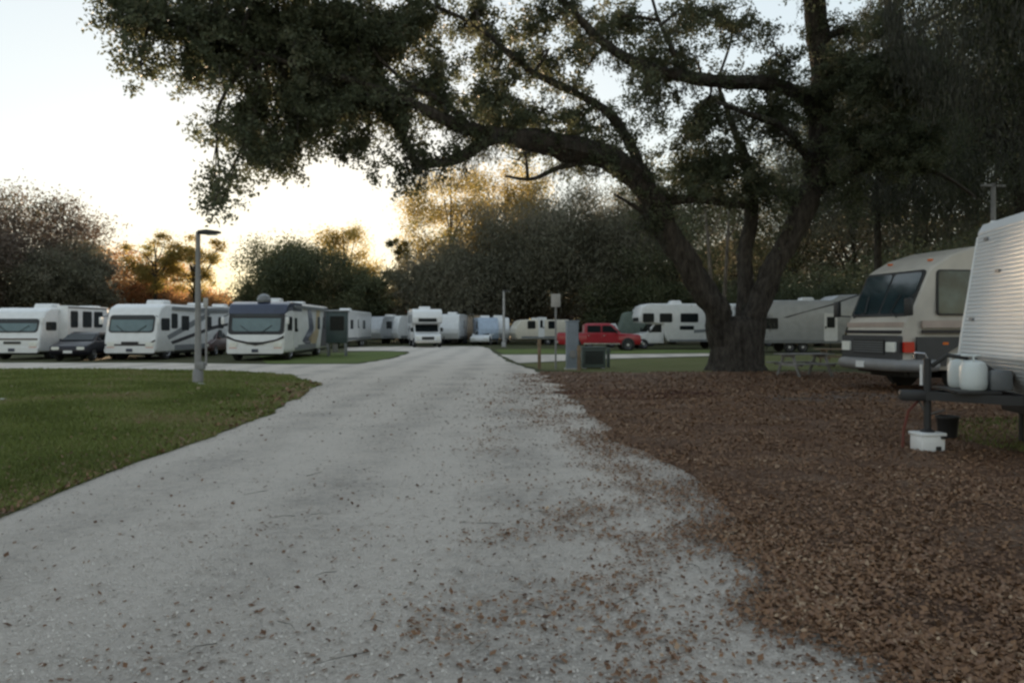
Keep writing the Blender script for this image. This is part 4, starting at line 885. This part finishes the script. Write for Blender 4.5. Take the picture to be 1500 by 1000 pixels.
    # foliage masses: (px, py, rx, ry, density)
    E = [(190, 38, 62, 52, .75), (165, 25, 40, 40, .5), (205, 100, 38, 38, .28), (255, 40, 70, 55, .8), (320, 95, 62, 62, 1.3), (330, 40, 90, 60, 1.1), (400, 60, 110, 85, 1.5), (355, 180, 62, 55, 1.2), (385, 230, 45, 45, 1.0), (322, 262, 32, 38, .75), (312, 298, 16, 16, .5),
         (450, 150, 95, 80, 1.5), (510, 60, 110, 85, 1.6), (550, 150, 85, 55, 1.4), (440, 225, 60, 35, .5), (520, 225, 80, 32, .45), (600, 255, 70, 28, .25), (600, 50, 90, 60, 1.0), (630, 130, 55, 55, 1.0),
         (680, 40, 80, 55, .5), (700, 150, 80, 38, .9), (760, 175, 90, 32, 1.1), (720, 100, 60, 40, .4), (800, 30, 110, 35, .6), (780, 90, 80, 40, .35), (860, 100, 70, 60, .33), (850, 190, 80, 28, .9), (930, 50, 80, 50, .65), (950, 150, 70, 50, .6), (1000, 90, 70, 30, .6),
         (1020, 190, 80, 55, .8), (1060, 30, 90, 45, .6), (1060, 250, 90, 45, 1.2), (1130, 180, 60, 70, .9), (1150, 80, 50, 60, .5), (1010, 260, 50, 30, 1.0), (880, 240, 70, 26, .5), (1130, 280, 60, 30, 1.0), (760, 235, 50, 22, .25), (1000, 30, 60, 40, .4),
         (1250, 110, 45, 65, 1.0), (1260, 200, 60, 50, 1.0), (1290, 30, 60, 35, .45), (1330, 120, 90, 70, 1.5), (1340, 210, 80, 55, 1.1), (1240, 290, 45, 40, .3),
         (200, -40, 90, 50, 1.2), (380, -60, 150, 70, 1.4), (620, -70, 160, 70, 1.1), (860, -80, 160, 70, 1.0), (1080, -80, 140, 70, 1.0), (1280, -80, 140, 80, 1.0)]
    rs = np.random.default_rng(77); leaves, tw = [], bmesh.new(); nd = [a for a, b_ in nodes]; N3 = np.array([tuple(a) for a in nd])
    sprays = []
    def depth_for(px): return Yb-(1080-px)/930*8.8 if px < 1080 else Yb-(px-1080)/420*3.5
    for (cx, cy, rx, ry, dn) in E:
        Y0 = depth_for(cx); area = PI*rx*ry*(Y0/F)**2; k = int(area*dn*(30 if cx < 580 or cx > 1180 else 21))+6
        c0 = Lp(cx, cy, Y0); i0 = int(np.argmin(np.linalg.norm(N3-np.array(c0), axis=1))); a0 = nd[i0]
        m_ = a0.lerp(c0, .55)+V((rs.normal(0, .3), rs.normal(0, .3), .4))
        p, r = smooth([a0, m_, c0], [.065, .045, .025], 4); add_tube(tw, p, r, 5)
        subs = []
        for j in range(max(3, int(k/9))):
            a = rs.uniform(0, 2*PI); q = math.sqrt(rs.uniform(0, 1))
            e = Lp(cx+rx*.85*q*math.cos(a), cy+ry*.85*q*math.sin(a), Y0+rs.normal(0, 1.1)); st = V(p[rs.integers(len(p)//2, len(p))])
            mm = st.lerp(e, .5)+V((rs.normal(0, .12), rs.normal(0, .12), rs.uniform(0, .25)))
            pp, r2 = smooth([st, mm, e], [.028, .02, .008], 3); add_tube(tw, pp, r2, 4, cap=False); subs += pp[2:]
        for j in range(k):
            s0 = subs[rs.integers(0, len(subs))]; dv = V((rs.normal(0, .36), rs.normal(0, .4), rs.normal(-.08, .3)))
            sprays.append((s0+dv*.5, s0+dv*1.15))
            if j % 3 == 0: add_tube(tw, [s0, s0+dv*1.1], [.009, .004], 3, cap=False)
    big = [(a, b_) for a, b_ in nodes if .08 < b_ < .6 and a.z > 5]
    for j in range(950):                                       # tufts growing from the limbs themselves
        a, b_ = big[rs.integers(0, len(big))]; dv = V((rs.normal(0, .35), rs.normal(0, .35), rs.uniform(-.3, .6))); sprays.append((a+dv.normalized()*b_, a+dv.normalized()*b_+dv))
    # upper crown above the view, coarser
    for j in range(150):
        px = rs.uniform(250, 1750); u = rs.uniform(0, 1); Y0 = depth_for(min(px, 1500))+rs.normal(-2, 4); z = rs.uniform(11, 17)*(1-.25*abs(px-1000)/750)
        c = V(((px-CX)/F*Y0, Y0, max(z, 10.5)))-OFF; dv = V(rs.normal(0, .5, 3)); sprays.append((c, c+dv))
    per = 44; A0 = np.array([tuple(a) for a, b_ in sprays]); B0 = np.array([tuple(b_) for a, b_ in sprays])
    A0 = np.repeat(A0, per, 0); B0 = np.repeat(B0, per, 0); f = rs.uniform(0, 1.05, (len(A0), 1))
    C = A0+(B0-A0)*f+rs.normal(0, .095, A0.shape)
    tn = np.clip(np.repeat(rs.normal(.4, .2, len(sprays)), per)+rs.normal(0, .12, len(C)), 0, 1)
    np_mesh('crown', leaf_quads(C, .122, .1, .5), M['leaf'], t, tn)
    bobj('twigs', tw, M['bark'], t, True)
    # moss tufts hanging from limbs
    hi = [a for a, b_ in nodes if b_ > .06]; K = 900
    ii = rs.integers(0, len(hi), K); S = np.array([tuple(hi[i]) for i in ii])+rs.normal(0, .25, (K, 3))*np.array([1, 1, .3])
    L_ = rs.uniform(.3, 1.0, K); q = 22; S = np.repeat(S, q, 0); Lr = np.repeat(L_, q)
    S += rs.normal(0, .06, S.shape); S[:, 2] -= rs.uniform(0, 1, len(S))*Lr
    np_mesh('spanish_moss', leaf_quads(S, .16, 4.0, .13), M['moss'], t, rs.uniform(0, 1, len(S)))
    return t, len(C)
ok_, nl = oak(); print('oak leaves', nl)
# moss-hung trees on the right, nearer than the background
def mossy_right(loc, label, half, top, bot, seed, n=60000, ns=2600, trunk=.3):
    t = tree('moss_hung_tree', loc, label, 'moss hung trees on the right', half, top, bot, M['leaf'], n, .15, 150, seed=seed, cr=1.3, trunk=trunk, droop=.5)
    rs = np.random.default_rng(seed); cz, hz = (top+bot)/2, (top-bot)/2
    p = rs.uniform(-1, 1, (ns, 3)); p /= np.maximum(1, np.linalg.norm(p, axis=1))[:, None]; p = p*np.array([half, half, hz])+np.array([0, 0, cz])
    q = 24; S = np.repeat(p, q, 0); L_ = np.repeat(rs.uniform(.6, 2.2, ns), q); S += rs.normal(0, .09, S.shape); S[:, 2] -= rs.uniform(0, 1, len(S))*L_
    np_mesh('spanish_moss', leaf_quads(S, .22, 5, .12), M['moss'], t, rs.uniform(0, 1, len(S)))
    return t
mossy_right((24.5, 36, 0), 'dark moss hung tree whose crown fills the upper right corner', 9.5, 19.5, 7.2, 91, 95000, 4200)
mossy_right((20.0, 41, 0), 'slender moss hung tree just right of the big oak, behind the beige motorhome', 5.2, 17, 7.5, 92, 30000, 1500, .2)
mossy_right((14.5, 17.5, 0), 'near moss hung tree behind the white trailer, its crown over the trailer', 5.2, 14, 7.4, 93, 45000, 2000, .28)
# thin bare leaning stems seen between the oak's stems
for px, x2, lab in ((1050, 1037, 'thin pale bare stem leaning left, seen between the big oak stems'), (1056, 1066, 'thin pale bare stem leaning right, seen between the big oak stems')):
    b0 = T(px, 46); t = empty('bare_tree', b0, 0, lab, 'tree', 'thin bare trees behind the big oak')
    bm = bmesh.new(); p, r = smooth([V((0, 0, -.05)), V(((x2-px)/F*20, 0, 3)), V(((x2-px)/F*46, 0, zt(350, 46))), V(((x2-px)/F*60, .2, zt(300, 46)))], [.16, .13, .09, .03]); add_tube(bm, p, r, 7, rough=.1)
    e = p[-6]; add_tube(bm, [e, e+V((.6, .2, 1.0)), e+V((.9, .3, 1.9))], [.05, .03, .01], 5)
    bobj('trunk', bm, M['bark2'], t, True)
# twigs and branches on the lawn: small pale scraps as in the photo
for px, py, s, lab in ((288, 561.5, .3, 'small pale stone on the grass beside the lamp post base'), (2, 585, .32, 'small pale scrap on the lawn at the left edge')):
    bm = bmesh.new(); bmesh.ops.create_icosphere(bm, subdivisions=2, radius=.5)
    for v_ in bm.verts: v_.co *= 1+.25*noise.noise(v_.co*2+V((px, 0, 0))); v_.co.x *= s; v_.co.y *= s*.6; v_.co.z *= s*.25
    o = bobj('stone', bm, M['concrete'], None, True); g = G(px+ (6 if px > 100 else 0), py+2); o.location = (g.x, g.y, .02); tag(o, lab, 'stone')
# ------------------------------------------------------------------ sky, sun, camera
SUN_EL, SUN_AZ = math.radians(5.0), math.radians(-14.0)     # azimuth from +Y, negative to the left
w = bpy.data.worlds.new('World'); sc.world = w; w.use_nodes = True
nt = w.node_tree; bg = nt.nodes['Background']; sky = nt.nodes.new('ShaderNodeTexSky')
sky.sky_type = 'NISHITA'; sky.sun_disc = False; sky.sun_elevation = SUN_EL; sky.sun_rotation = SUN_AZ
sky.air_density = 1.0; sky.dust_density = .25; sky.ozone_density = 1.0
hs = nt.nodes.new('ShaderNodeHueSaturation'); hs.inputs['Saturation'].default_value = 1.4     # stronger saturation: a bluer sky
gm = nt.nodes.new('ShaderNodeGamma'); gm.inputs['Gamma'].default_value = .27     # sky contrast flattened, dim parts lifted against the bright ones
nt.links.new(sky.outputs[0], gm.inputs[0]); nt.links.new(gm.outputs[0], hs.inputs['Color']); nt.links.new(hs.outputs[0], bg.inputs['Color']); bg.inputs['Strength'].default_value = .15
sl = bpy.data.lights.new('sun', 'SUN'); sl.energy = 3.0; sl.angle = math.radians(1.0); sl.color = (1, .72, .45)
so = bpy.data.objects.new('sun', sl); col.objects.link(so)
sd = V((math.sin(SUN_AZ)*math.cos(SUN_EL), math.cos(SUN_AZ)*math.cos(SUN_EL), math.sin(SUN_EL)))
so.rotation_euler = sd.to_track_quat('Z', 'Y').to_euler(); so.location = sd*50
cam = bpy.data.cameras.new('camera'); co = bpy.data.objects.new('camera', cam); col.objects.link(co)
co.location = (0, 0, H); co.rotation_euler = (PI/2, 0, 0)
cam.sensor_width = 36; cam.lens = F/1500*36; cam.shift_y = (HZ-500)/1500; cam.clip_end = 2000; cam.clip_start = .05
sc.camera = co
sc.render.engine = 'CYCLES'; sc.cycles.use_denoising = True
sc.cycles.max_bounces = 8; sc.cycles.diffuse_bounces = 5; sc.cycles.transmission_bounces = 5
sc.render.filter_size = 2.6; sc.cycles.filter_width = 2.6
sc.view_settings.view_transform = 'Standard'; sc.view_settings.look = 'None'; sc.view_settings.gamma = 1
sc.view_settings.exposure = 2.25
